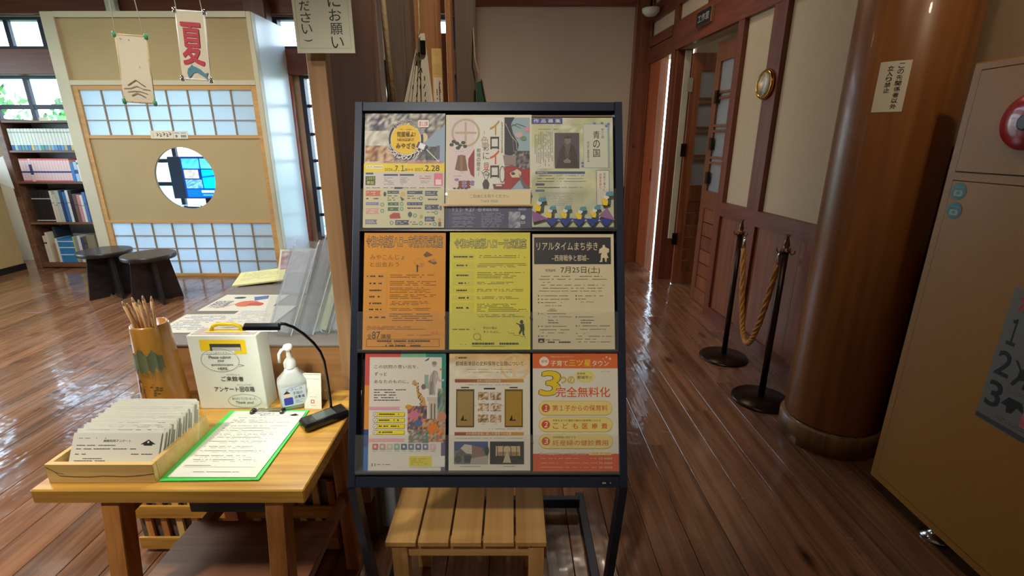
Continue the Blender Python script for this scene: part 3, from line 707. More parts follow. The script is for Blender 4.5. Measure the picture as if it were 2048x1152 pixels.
def d1_(s):
    g = (150, 140, 120)
    s.stroke([(22, 150), (50, 132), (78, 150)], 3, (120, 110, 96)); s.stroke([(8, 160), (30, 158), (50, 150), (70, 158), (92, 160)], 2.4, g); s.stroke([(18, 170), (40, 166), (60, 166), (82, 172)], 2.2, g); s.stroke([(30, 180), (50, 172), (74, 182)], 4, (150, 138, 120))
    for a, b in ((20, 12), (46, 14), (70, 92), (30, 200), (54, 200), (78, 202)): s.ell(a, b, 1.6, 1.6, (120, 112, 100), 8)
def d2_(s):
    s.text('夏', 14, 36, 86, 168, (190, 60, 78), .055)
    b = (84, 140, 160)
    s.poly([(22, 196), (26, 182), (36, 174), (52, 174), (70, 182), (84, 194), (96, 190), (88, 204), (92, 216), (78, 204), (56, 192), (44, 194), (38, 202), (26, 214), (24, 206)], b)
    s.poly([(36, 176), (40, 166), (46, 174)], b); s.ell(34, 184, 1.4, 1.4, (30, 50, 60), 8)
scroll('cloth_scroll', 'small cloth scroll with a faint roof drawing and green knobs, the left of two', -2.262, -2.085, 1.998, 1.645, 3.0, 2.9, plain('green_knob', (70, 150, 100), .4), M_ROPEL, d1_, 0)
scroll('cloth_scroll', 'small cloth scroll with a red character and a blue dolphin, right of the plain scroll', -1.898, -1.735, 2.118, 1.768, 3.0, 3.2, M_CHROME, M_WHITEPL, d2_, 0)

# ============================================================ PARTITION, posts and what hangs behind the rack
pt = thing('tall_partition', 'tall narrow wooden partition left of the leaflet rack, floor to ceiling', 'partition', (-.52, 2.0, 0))
MB().box(-.547, -.497, 1.44, 1.97, .0, 3.28, bev=.002).build('panel', M_BROWN, pt)
MB().box(-.5475, -.4965, 1.40, 1.44, .20, 3.28, bev=.002).build('edge_board', M_TAN, pt)  # front face of the same wood, window light put into its lighter colour
MB().box(-.547, -.497, 2.06, 2.74, 0, 3.28, bev=.002).build('panel', M_GREYW, pt)
MB().box(-.5465, -.44, 1.50, 1.56, 0, .20, bev=.004).build('foot', M_GREYP, pt)
tag(MB().box(-.10, .045, -.055, .06, 0, 3.28, bev=.003).build('square_post', M_ORW, at=(-.425, 2.81, 0)), 'bright tan square post behind the rack, next to the grey-brown panel', 'post')
tag(MB().box(-.015, .015, -.05, .05, 0, 3.28, bev=.002).build('square_post', M_ORW, at=(-.345, 2.95, 0)), 'thin tan post behind the rack, between the bright post and the grey one', 'post')
MB().box(-.46, -.355, 3.09, 3.10, 0, 2.02).build('gap_filler', M_BROWN, pt); MB().box(-.46, -.355, 3.09, 3.10, 2.12, 3.28).build('gap_filler', M_BROWN, pt)  # boards added to close the dark gap between the posts, notch left open
tag(MB().box(-.055, .055, -.06, .06, 0, 3.28, bev=.003).build('square_post', M_GREYW, at=(-.262, 3.02, 0)), 'grey-brown square post behind the rack, nearest the corridor', 'post')
tag(MB().tube([(0, 0, 3.2), (.005, -.02, 2.2), (.035, -.05, 1.55)], .011, 10).build('thick_rope', M_ROPEL, at=(-.487, 2.0, 0)), 'pale thick rope hanging down the side of the tall partition', 'rope')
t = thing('thin_pole', 'thin white pole with a black lower end, beside the pale rope', 'pole', (-.488, 2.035, 1.4))
MB().tube([(-.488, 2.035, 1.72), (-.488, 2.035, 3.2)], .0055, 8).build('shaft', M_WHITEPL, t); MB().tube([(-.485, 2.035, 1.3), (-.485, 2.035, 1.72)], .011, 8).build('sleeve', M_BLKPL, t)
# notice board at top left
t = thing('notice_sheet', 'large cream notice with vertical handwriting, hanging at the top of the partition', 'notice', (-.48, 1.35, 1.64))
M = frame((-.558, 1.375, 1.640), (1, 0, 0), (0, 0, 1)); m = MB(); m.box(0, .150, 0, .46, -.003, 0, M=M); m.build('sheet', plain('notice_cream', (206, 206, 184), .6, var=.01, bump=0), t)
s = Sheet(.150, .46, 0, -250, 115, 105)
for q in ((6, -245, 6, 96), (6, 96, 108, 96), (108, 96, 108, -245)): s.stroke([(q[0], q[1]), (q[2], q[3])], .6, (150, 160, 140))
s.vtext('にお願い', 82, 0, 98, 24, (40, 44, 44), .008)
s.vtext('ください)', 24, -10, 92, 20, (40, 44, 44), .004); s.build('lettering', t, M)
# bundle of hanging slips
t = thing('slip_bundle', 'fan of white paper slips hanging from a cord, above the rack', 'paper bundle', (-.40, 2.3, 1.55))
ap = Vector((-.402, 2.32, 1.86))
for k, (a, b, dy) in enumerate(((-.500, -.455, 0), (-.475, -.43, -.012), (-.455, -.40, -.024), (-.425, -.375, -.036), (-.40, -.345, -.05))):
    m = MB(); m.prism([(ap.x-.004+k*.004, ap.y+dy, ap.z), (ap.x+.006+k*.006, ap.y+dy, ap.z), (b, ap.y+dy, 1.54), (a, ap.y+dy, 1.545)], (0, .002, 0)); m.build('slip', M_PAPERC, t)
    s = Sheet(1, 1, 0, 0, 1, 1)
    s.z = 0; r2 = random.Random(k)
    for q in range(7):
        u = .25+q*.1; xx = ap.x+(((a+b)/2)-ap.x)*u; zz = ap.z+(1.54-ap.z)*u
        s.stroke([(xx+r2.uniform(-.006, .006), 1-(zz+.008)), (xx+r2.uniform(-.008, .008), 1-(zz-.010))], .004, (60, 56, 50), False)
    s.build('brush_marks', t, Matrix(((1, 0, 0, 0), (0, 0, -1, ap.y+dy-.0008), (0, 1, 0, 0), (0, 0, 0, 1))))
MB().tube([(ap.x-.01, ap.y, ap.z-.01), (ap.x, ap.y, ap.z+.03), (ap.x+.005, ap.y, ap.z+.3)], .003, 6).build('cord', M_ROPEL, t)
MB().box(ap.x+.012, ap.x+.034, ap.y-.07, ap.y-.055, ap.z-.085, ap.z-.03, bev=.002).build('clip', M_BLKPL, t)
t = thing('wooden_tag', 'tan wooden tag with red and black writing beside the paper slips', 'tag', (-.325, 2.25, 1.55))
M = frame((-.345, 2.26, 1.50), (1, 0, 0), (0, 0, 1)); m = MB(); m.box(0, .042, 0, .30, -.008, 0, M=M, bev=.001); m.build('board', M_TRAY, t)
m = MB(); m.box(.006, .040, 0, .185, 0, .001, M=M); m.build('paper', M_PAPERC, t)
s = Sheet(.042, .30, 0, 0, 42, 300, z0=.0014); s.stroke([(31, 128), (29, 150), (33, 176)], 4, (190, 60, 60)); s.stroke([(26, 140), (36, 138)], 3, (190, 60, 60)); s.lines(12, 150, 34, 290, 2, (60, 56, 50), vert=True); s.build('lettering', t, M)
MB().tube([(-.325, 2.265, 1.79), (-.325, 2.265, 3.2)], .0015, 5).build('cord', M_ROPEL, t)
t = thing('green_hanging_tag', 'dark green tag on a pale cord above the rack, left of the end panel', 'tag', (-.18, 2.9, 1.6))
m = MB(); m.prism([(-.20, 2.9, 1.735), (-.165, 2.9, 1.745), (-.125, 2.9, 1.48), (-.20, 2.9, 1.48)], (0, .006, 0)); m.build('card', plain('dark_green_card', (36, 84, 62), .6), t)
MB().tube([(-.215, 2.957, 2.02), (-.205, 2.90, 1.86), (-.178, 2.893, 1.745)], .0035, 6).build('cord', M_ROPEL, t)
MB().tube([(-.170, 2.89, 1.75), (-.145, 2.89, 1.62), (-.13, 2.89, 1.5)], .0035, 6).build('cord', plain('dark_cord', (50, 50, 36), .7), t)

# ============================================================ COUNTER behind the table, acrylic stands and papers
ct = thing('counter', 'low wooden counter with a grey mat, behind the small table', 'counter', (-.87, 1.9, 0))
MB().box(-1.215, -.548, 1.415, 1.435, 0, .795, bev=.002).build('front_board', wood('counter_front', (140, 96, 56), (178, 132, 84), 'x', .4, .2, 0, .7), ct)
MB().box(-1.215, -1.19, 1.435, 2.40, 0, .795, bev=.002).build('side_board', M_SHELFW, ct)
MB().box(-.575, -.55, 1.435, 2.40, 0, .795, bev=.002).build('side_board', M_SHELFW, ct)
MB().box(-1.19, -.575, 2.38, 2.40, 0, .795).build('back_board', M_SHELFW, ct)
MB().box(-1.22, -.549, 1.41, 2.40, .795, .802, bev=.001).build('mat', M_MAT, ct)
def sheetpaper(label, z, p0, ux, w, h, drawf, mat=M_PAPER, name='leaflet', th=.0015, up=None, cat='leaflet', units=None):
    M = frame(p0, ux, up or (-ux[1], ux[0], 0)); t = thing(name, label, cat, tuple(p0)); m = MB(); m.box(0, w, 0, h, -.0005, th, M=M); m.build('sheet', mat, t)
    if drawf:
        s = Sheet(w, h, 0, 0, *(units or (100, 100*h/w)), z0=th+.0002); drawf(s); s.build('print', t, M)
    return t
sheetpaper('printed sheet at the front left corner of the grey mat', .8, (-1.205, 1.50, .8035), (1, .03, 0), .205, .18, lambda s: (s.lines(8, 6, 92, 70, 9, (120, 140, 170)),), units=(100, 80))
def flyer(s):
    s.text('特別展', 4, 30, 30, 62, (60, 70, 110), .02); s.ell(56, 44, 17, 14, (214, 120, 90)); s.ell(70, 48, 12, 10, (200, 80, 70)); s.poly([(50, 12), (70, 4), (76, 20), (60, 30)], (90, 120, 180)); s.ell(30, 16, 9, 5, (50, 70, 70)); s.stroke([(20, 66), (50, 34)], 2, (200, 90, 90))
sheetpaper('flyer with orange flowers on the grey mat', .8, (-1.195, 1.72, .8035), (1, .0, 0), .26, .20, flyer, units=(100, 76))
sheetpaper('white flyer overlapping the flowered one on the grey mat', .8, (-1.03, 1.55, .8065), (1, 0, 0), .19, .22, lambda s: s.lines(8, 30, 90, 96, 8, (170, 180, 200)))
sheetpaper('pale yellow sheets lying askew at the back of the grey mat', .8, (-1.235, 2.03, .806), (.93, .30, .05), .21, .20, lambda s: s.lines(10, 10, 90, 70, 6, (190, 190, 140)), plain('pale_yellow', (226, 230, 170), .7, var=.01, bump=0), th=.006, up=(-.2, .93, .04))
sheetpaper('pink and grey printed card at the back of the grey mat', .8, (-1.13, 2.24, .815), (1, .1, .0), .22, .12, lambda s: (s.photo(4, 4, 96, 50, [(180, 150, 170), (120, 110, 150), (220, 200, 210), (150, 90, 90)], 10, 6),), M_PAPER, up=(0, .6, .8))
def stand(x, y, yaw, w, h, label, fill, panel):
    """clear brochure stand leaning back"""
    ca, sa = math.cos(yaw), math.sin(yaw); t = thing('brochure_stand', label, 'brochure stand', (x, y, .803), None)
    X = Vector((ca, sa, 0)); B = Vector((-sa, ca, 0)); o = Vector((x, y, .804)); U = (B*.50 + Vector((0, 0, .87))).normalized()
    M = frame(o + B*.02, X, U)
    def bx(a, b, c, d, e, f, nm, mat): m = MB(); m.box(a, b, c, d, e, f, M=M); m.build(nm, mat, t)
    bx(0, w, 0, h, -.003, 0, 'back_sheet', M_ACR2); bx(0, .003, 0, h*.97, 0, .035, 'side_sheet', M_ACR); bx(w-.003, w, 0, h*.97, 0, .035, 'side_sheet', M_ACR)
    bx(0, w, 0, .003, 0, .038, 'ledge', M_ACR); bx(0, w, 0, h*.35, .035, .038, 'front_sheet', M_ACR)
    bx(w*.05, w*.95, h*.02, h*.92, .004, .010, panel, fill)
    for u in (0, w): bx(u-.0015, u+.0015, 0, h, -.0045, -.003, 'polished_edge', plain('polished_edge', (220, 228, 232), .15, var=.01, bump=0))
    m = MB(); m.prism([o + X*(w*.5-.03), o + X*(w*.5+.03), o + X*(w*.5+.03) + B*.12, o + X*(w*.5-.03) + B*.12], (0, 0, .004)); m.build('foot', M_ACR, t)
g4 = plain('dark_card_grey', (96, 94, 98), .5, var=.1, bump=0); g1 = plain('grey_green_card', (150, 156, 138), .6, var=.05, bump=0); g2 = clear('hazy_silver_sheet', (.88, .9, .93), .10, .08, .16); g3 = clear('hazy_grey_sheet', (.74, .75, .78), .10, .08, .12)
stand(-.835, 1.50, -.42, .10, .33, 'leftmost of the four clear brochure stands at the front, holding grey card', g2, 'grey_card')
stand(-.735, 1.495, -.42, .066, .36, 'second clear brochure stand from the left, holding dark grey card', g3, 'dark_card')
stand(-.668, 1.50, -.42, .046, .38, 'third clear brochure stand, narrow, with a greenish strip and tan top', g1, 'greenish_strip')
stand(-.618, 1.50, -.42, .060, .36, 'clear brochure stand nearest the partition, holding silver card', g2, 'silver_card')
stand(-.83, 1.78, -.3, .20, .27, 'wide clear brochure stand standing behind the narrow ones', g4, 'dark_card')
stand(-.98, 1.92, -.15, .16, .20, 'low clear brochure stand next to the pale yellow sheets', g2, 'grey_card')

def P(px, py, D=None, Y=None, Z=None, X=None):
    """a point along the sight line of a pixel of the 2048 x 1152 photograph"""
    u = (px-1024)/F; v = (576-py)/F; r_ = Vector((u, CT+v*ST, -ST+v*CT))
    t = D if D else Y/r_.y if Y else X/r_.x if X else (Z-H)/r_.z
    return Vector((0, 0, H)) + r_*t
# ============================================================ SMALL TABLE and what stands on it
TZ = .66
tb = thing('side_table', 'small yellow-brown wooden table at the left front, under the clipboard and boxes', 'table', (-.79, 1.13, 0))
MB().box(-1.10, -.475, .912, 1.375, TZ-.037, TZ, bev=.003).build('tabletop', M_TABLE, tb)
for x, y, dy in ((-.93, .945, -.10), (-.55, .945, -.10), (-.93, 1.31, .02), (-.55, 1.31, .02)):
    m = MB(); m.box(x-.022, x+.022, y-.022, y+.022, 0, TZ-.037, fn=lambda a, b, c, dy=dy: (a, b + dy*(1-c/TZ), c), bev=.002); m.build('leg', M_TABLEZ, tb)
for x in (-.93, -.55):
    MB().box(x-.012, x+.012, .96, 1.30, .56, .62).build('side_apron', M_TABLEY, tb)
    MB().box(x-.012, x+.012, .93, 1.30, .29, .325).build('side_rail', M_TABLEY, tb)
MB().box(-.95, -.53, .885, 1.17, .325, .337, bev=.001).build('shelf', M_SHELFW, tb)
MB().box(-1.04, -.985, .95, 1.0, .600, .623).build('corner_block', M_TABLEY, tb)
MB().box(-.94, -.54, 1.315, 1.335, .57, .623).build('back_apron', M_SHELFW, tb)
# slatted crate on the floor behind the table
cr = thing('slatted_crate', 'low crate of pale upright slats and brown rails behind the table legs', 'crate', (-.97, 1.36, 0))
for z in (.155, .02): MB().box(-1.33, -.62, 1.377, 1.386, z, z+.05, bev=.001).build('rail', M_TABLE, cr)
k = -1.30
while k < -.63:
    MB().box(k, k+.022, 1.387, 1.397, .01, .30).build('slat', M_TRAY if int(k*100) % 2 else M_TABLEZ, cr); k += .055
MB().box(-1.33, -.62, 1.401, 1.409, .01, .30).build('back_board', M_GREYW, cr)
tag(MB().box(-.12, .17, -.06, .0, 0, .10, bev=.004).build('blue_box', M_BLUEBOX, at=(-.86, 1.26, .338)), 'dull blue box lying under the table on the shelf', 'box')
# tray of questionnaires
tr = thing('paper_tray', 'pale wooden tray with a long dark crack, at the left front of the table', 'tray', (-.95, 1.04, TZ))
MB().box(-1.076, -.827, .937, .949, TZ, TZ+.050, bev=.0008).build('front_side', M_TRAY, tr)
MB().box(-.839, -.827, .949, 1.145, TZ, TZ+.050, bev=.0008).build('side', M_TRAY, tr); MB().box(-1.076, -1.064, .949, 1.145, TZ, TZ+.050, bev=.0008).build('side', M_TRAY, tr)
MB().box(-1.064, -.839, 1.133, 1.145, TZ, TZ+.050).build('back_side', M_TRAY, tr); MB().box(-1.064, -.839, .949, 1.133, TZ, TZ+.005).build('base', M_TRAY, tr)
M = frame((-1.076, .9365, TZ), (1, 0, 0), (0, 0, 1)); s = Sheet(.249, .05, 0, 0, 249, 50)
s.stroke([(3, 6), (20, 18), (30, 30), (60, 32), (100, 33), (130, 30), (180, 32), (225, 28), (249, 24)], 1.4, (70, 44, 20)); s.stroke([(20, 18), (26, 22), (40, 24)], .9, (80, 50, 24)); s.build('crack', tr, M)
qs = thing('questionnaire_stack', 'thick stack of printed questionnaire sheets leaning in the wooden tray', 'paper stack', (-.95, 1.05, TZ+.006))
NS = 26; r = random.Random(9)
for k in range(NS):
    f = k/(NS-1); x0 = -1.052+.006*math.sin(k*1.7)+.010*f; by, bz = .955+.150*f, TZ+.0065; ty, tz = 1.003+.132*f, .750+.016*f
    d = Vector((0, ty-by, tz-bz)); M = frame((x0, by, bz), (1, r.uniform(-.01, .01), 0), d); hgt = d.length
    m = MB(); m.box(0, .210, 0, hgt, -.0022, 0, M=M); m.build('sheet', M_PAPER, qs)
    s = Sheet(.210, hgt, 0, 0, 210, hgt*1000, z0=.0003)
    if k == 0:
        s.lines(14, 10, 80, 14, 1, (120, 120, 120)); s.text('施設利用アンケート', 74, 15, 140, 21, (40, 40, 40), .02); s.poly([(164, 26), (182, 15), (200, 26)], (40, 40, 44)); s.rect(172, 25, 192, 29, (40, 40, 44)); s.ell(182, 21, 2.4, 2.4, (230, 230, 224), 10)
        s.lines(12, 26, 110, 31, 1, (70, 70, 70)); s.lines(12, 34, 158, 39, 1, (70, 70, 70)); s.lines(12, 46, 40, 51, 1, (40, 40, 40)); s.lines(120, 46, 200, 51, 1, (60, 60, 60), fill=.5); s.lines(12, 56, 120, 66, 2, (90, 90, 90), fill=.6)
    else:
        s.lines(14 + (k*37) % 50, 2, 190, 10, 1, (90, 90, 90), th=.7, fill=.5, seed=k)
    s.build('print', qs, M)
# clipboard
M = frame((-.823, .940, TZ+.001), (.23, .004, 0), (-.010, .3, 0))
cb = thing('clipboard', 'green clipboard holding a printed form, in the middle of the table', 'clipboard', (-.71, 1.09, TZ))
def bxM(a, b, c, d, e, f, nm, mat, root, M=None, bev=0): m = MB(); m.box(a, b, c, d, e, f, M=M, bev=bev); return m.build(nm, mat, root)
bxM(0, .231, 0, .306, 0, .003, 'board', M_GREEN, cb, M, .0008)
M2 = M @ Matrix.Translation((.013, .010, .0036)) @ Matrix.Rotation(math.radians(-1.2), 4, 'Z'); bxM(0, .208, 0, .288, 0, .0015, 'form', M_PAPER, cb, M2)
s = Sheet(.208, .288, 0, 0, 208, 288, z0=.0018); g = (70, 76, 80)
s.lines(44, 12, 120, 16, 1, g); s.text('館内アンケート', 84, 18, 140, 25, (40, 44, 48), .02); s.poly([(166, 22), (182, 12), (198, 22)], (40, 44, 50)); s.rect(174, 21, 190, 25, (40, 44, 50))
s.lines(20, 34, 110, 38, 1, g); s.lines(130, 34, 195, 38, 1, g, fill=.5); s.lines(20, 44, 190, 62, 3, (130, 136, 140), fill=.6)
for k, y in enumerate((74, 86, 98, 114, 128, 146, 168, 186, 206, 222)): s.lines(14, y, 195 - (k*29) % 60, y+4, 1, g, seed=k); s.lines(26, y+7, 150 + (k*17) % 40, y+10, 1, (130, 136, 140), fill=.5, seed=k+30)
s.lines(14, 244, 90, 248, 1, g); s.stroke([(14, 252), (190, 252)], .6, g); s.lines(50, 268, 160, 272, 1, g); s.build('print', cb, M2)
m = MB(); m.box(.070, .165, .283, .300, .003, .008, M=M, bev=.001); m.build('clip_plate', M_CHROME, cb)
for u in (.070, .155): m = MB(); m.box(u, u+.012, .278, .300, .003, .016, M=M, bev=.003); m.build('clip_spring', M_BLKPL, cb)
m = MB(); m.tube([M @ Vector(q) for q in ((.076, .292, .012), (.085, .303, .010), (.150, .303, .010), (.161, .292, .012))], .0022, 6); m.build('clip_wire', M_CHROME, cb)
# collection box
bx = thing('questionnaire_box', 'white collection box with a yellow slot frame and yellow handle', 'box', (-.825, 1.29, TZ))
m = MB(); m.box(-.924, -.726, 1.262, 1.326, TZ, TZ+.234, bev=.0015); m.build('body', plain('white_card_box', (226, 230, 220), .5, var=.02, bump=0), bx)
M = frame((-.924, 1.2615, TZ), (1, 0, 0), (0, 0, 1)); s = Sheet(.198, .234, 0, 0, 670, 790)
s.rect(118, 42, 560, 190, (240, 204, 20)); s.rect(210, 84, 510, 158, (60, 62, 66)); s.rect(230, 120, 505, 158, (190, 190, 184)); s.rect(118, 158, 440, 190, (226, 230, 220))
s.ring(285, 258, 185, 122, 3, (70, 80, 80)); s.stroke([(460, 300), (510, 312), (455, 325)], 3, (70, 80, 80))
s.text('ここに入れてください。', 165, 168, 400, 196, (30, 36, 36), .01); s.text('Please submit', 180, 208, 395, 240, (30, 36, 36), .01); s.text('your', 258, 252, 326, 282, (30, 36, 36), .01); s.text('questionnaire', 190, 292, 405, 322, (30, 36, 36), .01); s.text('HERE.', 250, 332, 350, 360, (30, 36, 36), .01)
s.text('らいかんしゃ', 320, 402, 450, 420, (90, 96, 96)); s.text('ご来館者', 262, 430, 480, 482, (20, 24, 24), .03); s.text('かいしゅうばこ', 405, 510, 560, 530, (90, 96, 96)); s.text('アンケート回収箱', 175, 540, 570, 598, (20, 24, 24), .03)
s.ring(455, 700, 165, 74, 3, (120, 120, 110)); s.text('ありがとうございました。', 332, 660, 575, 688, (40, 44, 40), .01); s.text('Thank you!', 362, 702, 540, 740, (40, 44, 40), .01)
s.build('front_print', bx, M)
bxM(-.885, -.765, 1.285, 1.303, TZ+.2345, TZ+.2375, 'handle_plate', M_YELLOW, bx, None, .001)
m = MB(); m.tube([(-.870, 1.294, TZ+.237), (-.862, 1.292, TZ+.252), (-.845, 1.29, TZ+.258), (-.800, 1.29, TZ+.258), (-.785, 1.292, TZ+.252), (-.778, 1.294, TZ+.237)], .0055, 8); m.build('handle', M_YELLOW, bx)
m = MB(); m.box(-.915, -.735, 1.268, 1.320, TZ+.2341, TZ+.2348); m.build('top_print', plain('pinkish_print', (196, 186, 184), .5, nscale=60, var=.2, bump=0), bx)
# sanitiser bottle
sb = thing('sanitizer_bottle', 'clear white pump bottle of hand sanitizer with a blue and white label', 'bottle', (-.652, 1.285, TZ))
bcx, bcy = -.652, 1.285; Rz = Matrix.Rotation(math.radians(24), 4, 'Z')
m = MB(); rings = []
for z, w, d in ((0, .036, .026), (.006, .040, .030), (.080, .042, .031), (.090, .041, .030), (.112, .021, .018), (.126, .0155, .015)):
    ring = []
    for k in range(24):
        a = 2*PI*k/24; q = (abs(math.cos(a))**4 + abs(math.sin(a))**4)**(-.25)
        ring.append(m.bm.verts.new(Rz @ Vector((w*q*math.cos(a), d*q*math.sin(a), 0)) + Vector((bcx, bcy, TZ+z))))
    rings.append(ring)
for a, b in zip(rings, rings[1:]):
    for k in range(24): f = m.bm.faces.new((a[k], a[(k+1) % 24], b[(k+1) % 24], b[k])); f.smooth = True
m.bm.faces.new(rings[0][::-1]); m.bm.faces.new(rings[-1]); m.build('body', M_BOTTLE, sb)
MB().lathe((bcx, bcy, TZ), [(.017, .124), (.0175, .128), (.0175, .142), (.013, .150), (.007, .156), (.0065, .178), (.013, .182), (.014, .190), (.010, .196)], 24).build('pump', M_WHITEPL, sb)
m = MB(); q = lambda x, y, z: Rz @ Vector((x, y, 0)) + Vector((bcx, bcy, TZ+z)); m.tube([q(0, 0, .188), q(-.016, -.012, .187), q(-.024, -.017, .178), q(-.026, -.018, .152)], [.005, .005, .0045, .004], 8); m.build('nozzle', M_WHITEPL, sb)
M = frame(q(-.034, -.0325, .016), Rz @ Vector((1, 0, 0)), (0, 0, 1)); s = Sheet(.068, .062, 0, 0, 68, 62, z0=.0)
s.rect(0, 0, 68, 62, (206, 218, 226)); s.stroke([(22, 5), (64, 1)], 1.2, (70, 110, 190)); s.rrect(6, 34, 30, 58, 4, (40, 60, 170)); s.ell(16, 26, 9, 8, (236, 214, 190)); s.poly([(6, 22), (16, 12), (26, 22)], (30, 40, 60))
s.text('やさしさ', 14, 6, 58, 14, (50, 70, 140), .02); s.text('手指の', 32, 18, 58, 28, (40, 50, 110), .03); s.text('消毒液', 34, 31, 62, 41, (40, 50, 110), .03); s.lines(36, 44, 62, 56, 3, (90, 110, 160)); s.build('label', sb, M)
# tent card
tc_ = thing('tent_card', 'small white folded card beside the sanitizer bottle', 'card', (-.588, 1.275, TZ))
M = frame((-.617, 1.262, TZ), (1, -.05, 0), (-.02, .22, 1)); bxM(0, .052, 0, .108, -.001, 0, 'front_leaf', M_PAPER, tc_, M)
Mb = frame((-.617, 1.310, TZ), (1, -.05, 0), (-.02, -.26, 1)); bxM(0, .052, 0, .108, -.001, 0, 'back_leaf', M_PAPER, tc_, Mb)
s = Sheet(.052, .108, 0, 0, 52, 108); s.lines(6, 16, 48, 19, 1, (120, 120, 120)); s.lines(14, 70, 38, 73, 1, (130, 130, 130)); s.rect(20, 80, 31, 91, (200, 110, 100)); s.rect(23, 83, 28, 88, (240, 240, 236)); s.lines(16, 96, 36, 99, 1, (150, 150, 150)); s.build('print', tc_, M)
# desk lamp
lm = thing('desk_lamp', 'black LED desk lamp with a thin curved neck, at the right of the table', 'lamp', (-.54, 1.19, TZ))
Mz = Matrix.Translation((-.530, 1.195, TZ)) @ Matrix.Rotation(math.radians(42), 4, 'Z'); m = MB(); m.box(-.064, .064, -.030, .030, 0, .024, M=Mz, bev=.007); m.build('base', M_BLKPL, lm)
m = MB(); m.box(-.030, .026, -.019, .019, .0241, .0247, M=Mz); m.build('screen', plain('grey_screen', (84, 92, 90), .15, var=.02, bump=0), lm)
pth = [P(664, 830, Y=1.235), P(660, 795, Y=1.228), P(654, 755, Y=1.215), P(648, 722, Y=1.20), P(640, 703, Y=1.19), P(626, 685, Y=1.175), P(606, 667, Y=1.16), P(586, 654, Y=1.145), P(570, 648, Y=1.135), P(556, 647, Y=1.128)]
MB().tube(pth, .0042, 8).build('neck', M_BLKPL, lm)
h0, h1 = P(562, 653, Y=1.13), P(486, 653, Y=1.10); d = (h1-h0).normalized(); M = frame(h0, d, d.cross(Vector((0, 0, 1))) * -1)
L_ = (h1-h0).length
nz = (M.to_3x3() @ Vector((0, 0, 1))); sg = 1 if nz.z < 0 else -1; bxM(0, L_, -.016, .016, *((-.012, -.001) if sg > 0 else (-.0066, .0046)), 'head', M_BLKPL, lm, M, .003)
nz = (M.to_3x3() @ Vector((0, 0, 1))); sg = 1 if nz.z < 0 else -1
led = bxM(.008, L_-.008, -.012, .012, *((-.001, .0006) if sg > 0 else (-.0081, -.0066)), 'light_strip', M_LED, lm, M)
ll = area('desk_lamp_light', tuple((h0+h1)/2 + Vector((0, 0, -.012))), .11, .75, (.95, 1, .86), (0, 0, math.atan2(d.y, d.x)), sy=.02)
# bamboo cup with pencils
bc_ = thing('bamboo_cup', 'tall carved bamboo cup with a mountain and a flute player, holding pencils', 'pencil cup', (-1.03, 1.275, TZ))
MB().lathe((-1.03, 1.275, TZ), [(.056, 0), (.061, .004), (.060, .03), (.055, .12), (.050, .20), (.047, .262), (.045, .268), (.041, .268), (.040, .20), (.001, .19)], 40).build('body', wood('bamboo', (150, 98, 34), (196, 142, 58), 'z', .3, 0, .6, .6, .05, .02), bc_)
def onc(a0, z0, cx=-1.03, cy=1.275):
    def f(v):
        z = z0+v.y; R = (.060 + (.047-.060)*(z/.262)) + .0012 + v.z; a = a0 + (v.x-.06)/.055; return (cx + R*math.sin(a), cy - R*math.cos(a), TZ+z)
    return f
s = Sheet(.12, .262, 0, 0, 120, 262, z0=.0003, dz=.00004); gg = (96, 104, 74)
for x0 in range(0, 120, 4):   # carved range of hills, cut in strips so it wraps
    hgt = lambda x: 80 - 26*math.exp(-((x-62)/13)**2) - 20*math.exp(-((x-96)/10)**2) - 10*math.exp(-((x-28)/12)**2) + 3*math.sin(x*.9)
    lo = lambda x: 122 + 8*math.sin(x*.37) + 5*math.sin(x*1.3)
    s.poly([(x0, lo(x0)), (x0+4, lo(x0+4)), (x0+4, hgt(x0+4)), (x0, hgt(x0))], tuple(int(v*(.85+.3*((x0*7 % 13)/13))) for v in gg), False)
dk_ = (110, 66, 20)
for x0 in range(0, 120, 3): s.stroke([(x0, 124), (x0+1, 138+9*math.sin(x0))], 1, (150, 120, 60), False)
s.ell(44, 158, 8, 11, (84, 52, 24), 14); s.poly([(38, 164), (34, 190), (42, 188), (46, 168)], (84, 52, 24)); s.ell(49, 162, 5, 7, (190, 130, 56), 12)
for st in ([(30, 168), (60, 166), (84, 160)], [(40, 176), (38, 205), (34, 240)], [(54, 172), (58, 205), (62, 240)], [(44, 190), (54, 186), (58, 172)], [(34, 214), (60, 214)], [(34, 226), (62, 226)]): s.stroke(st, 1.4, dk_)
for q in range(9): s.ell(78+(q*7) % 22, 168+(q*11) % 26, 4, 2.4, (88, 80, 40), 8)
s.build('carving', bc_, fn=onc(-.15, 0))
for k, (px, py, bxx, byy) in enumerate(((243, 600, -1.045, 1.262), (252, 604, -1.042, 1.276), (263, 592, -1.034, 1.262), (276, 597, -1.022, 1.262), (284, 589, -1.024, 1.276), (302, 590, -1.010, 1.262), (270, 602, -1.034, 1.290))):
    tip = P(px, py, Y=1.215+.008*(k % 3)); bot = Vector((bxx, byy, TZ+.195)); d = (tip-bot).normalized()
    t = thing('pencil', 'pale wooden pencil in the bamboo cup, %s' % ['leaning furthest left', 'just right of the leftmost', 'third from the left, tall', 'middle one of the bunch', 'tallest of the bunch', 'rightmost and most upright', 'short one at the back'][k], 'pencil', tuple(bot))
    MB().tube([bot, tip-d*.018], .0042, 6).build('shaft', plain('raw_pencil', (214, 172, 124), .5), t); MB().tube([tip-d*.018, tip-d*.003], [.0042, .0012], 6).build('sharpened_cone', plain('pencil_cone', (226, 196, 160), .6), t); MB().tube([tip-d*.003, tip], [.0012, .0003], 5).build('lead', M_BLKPL, t)

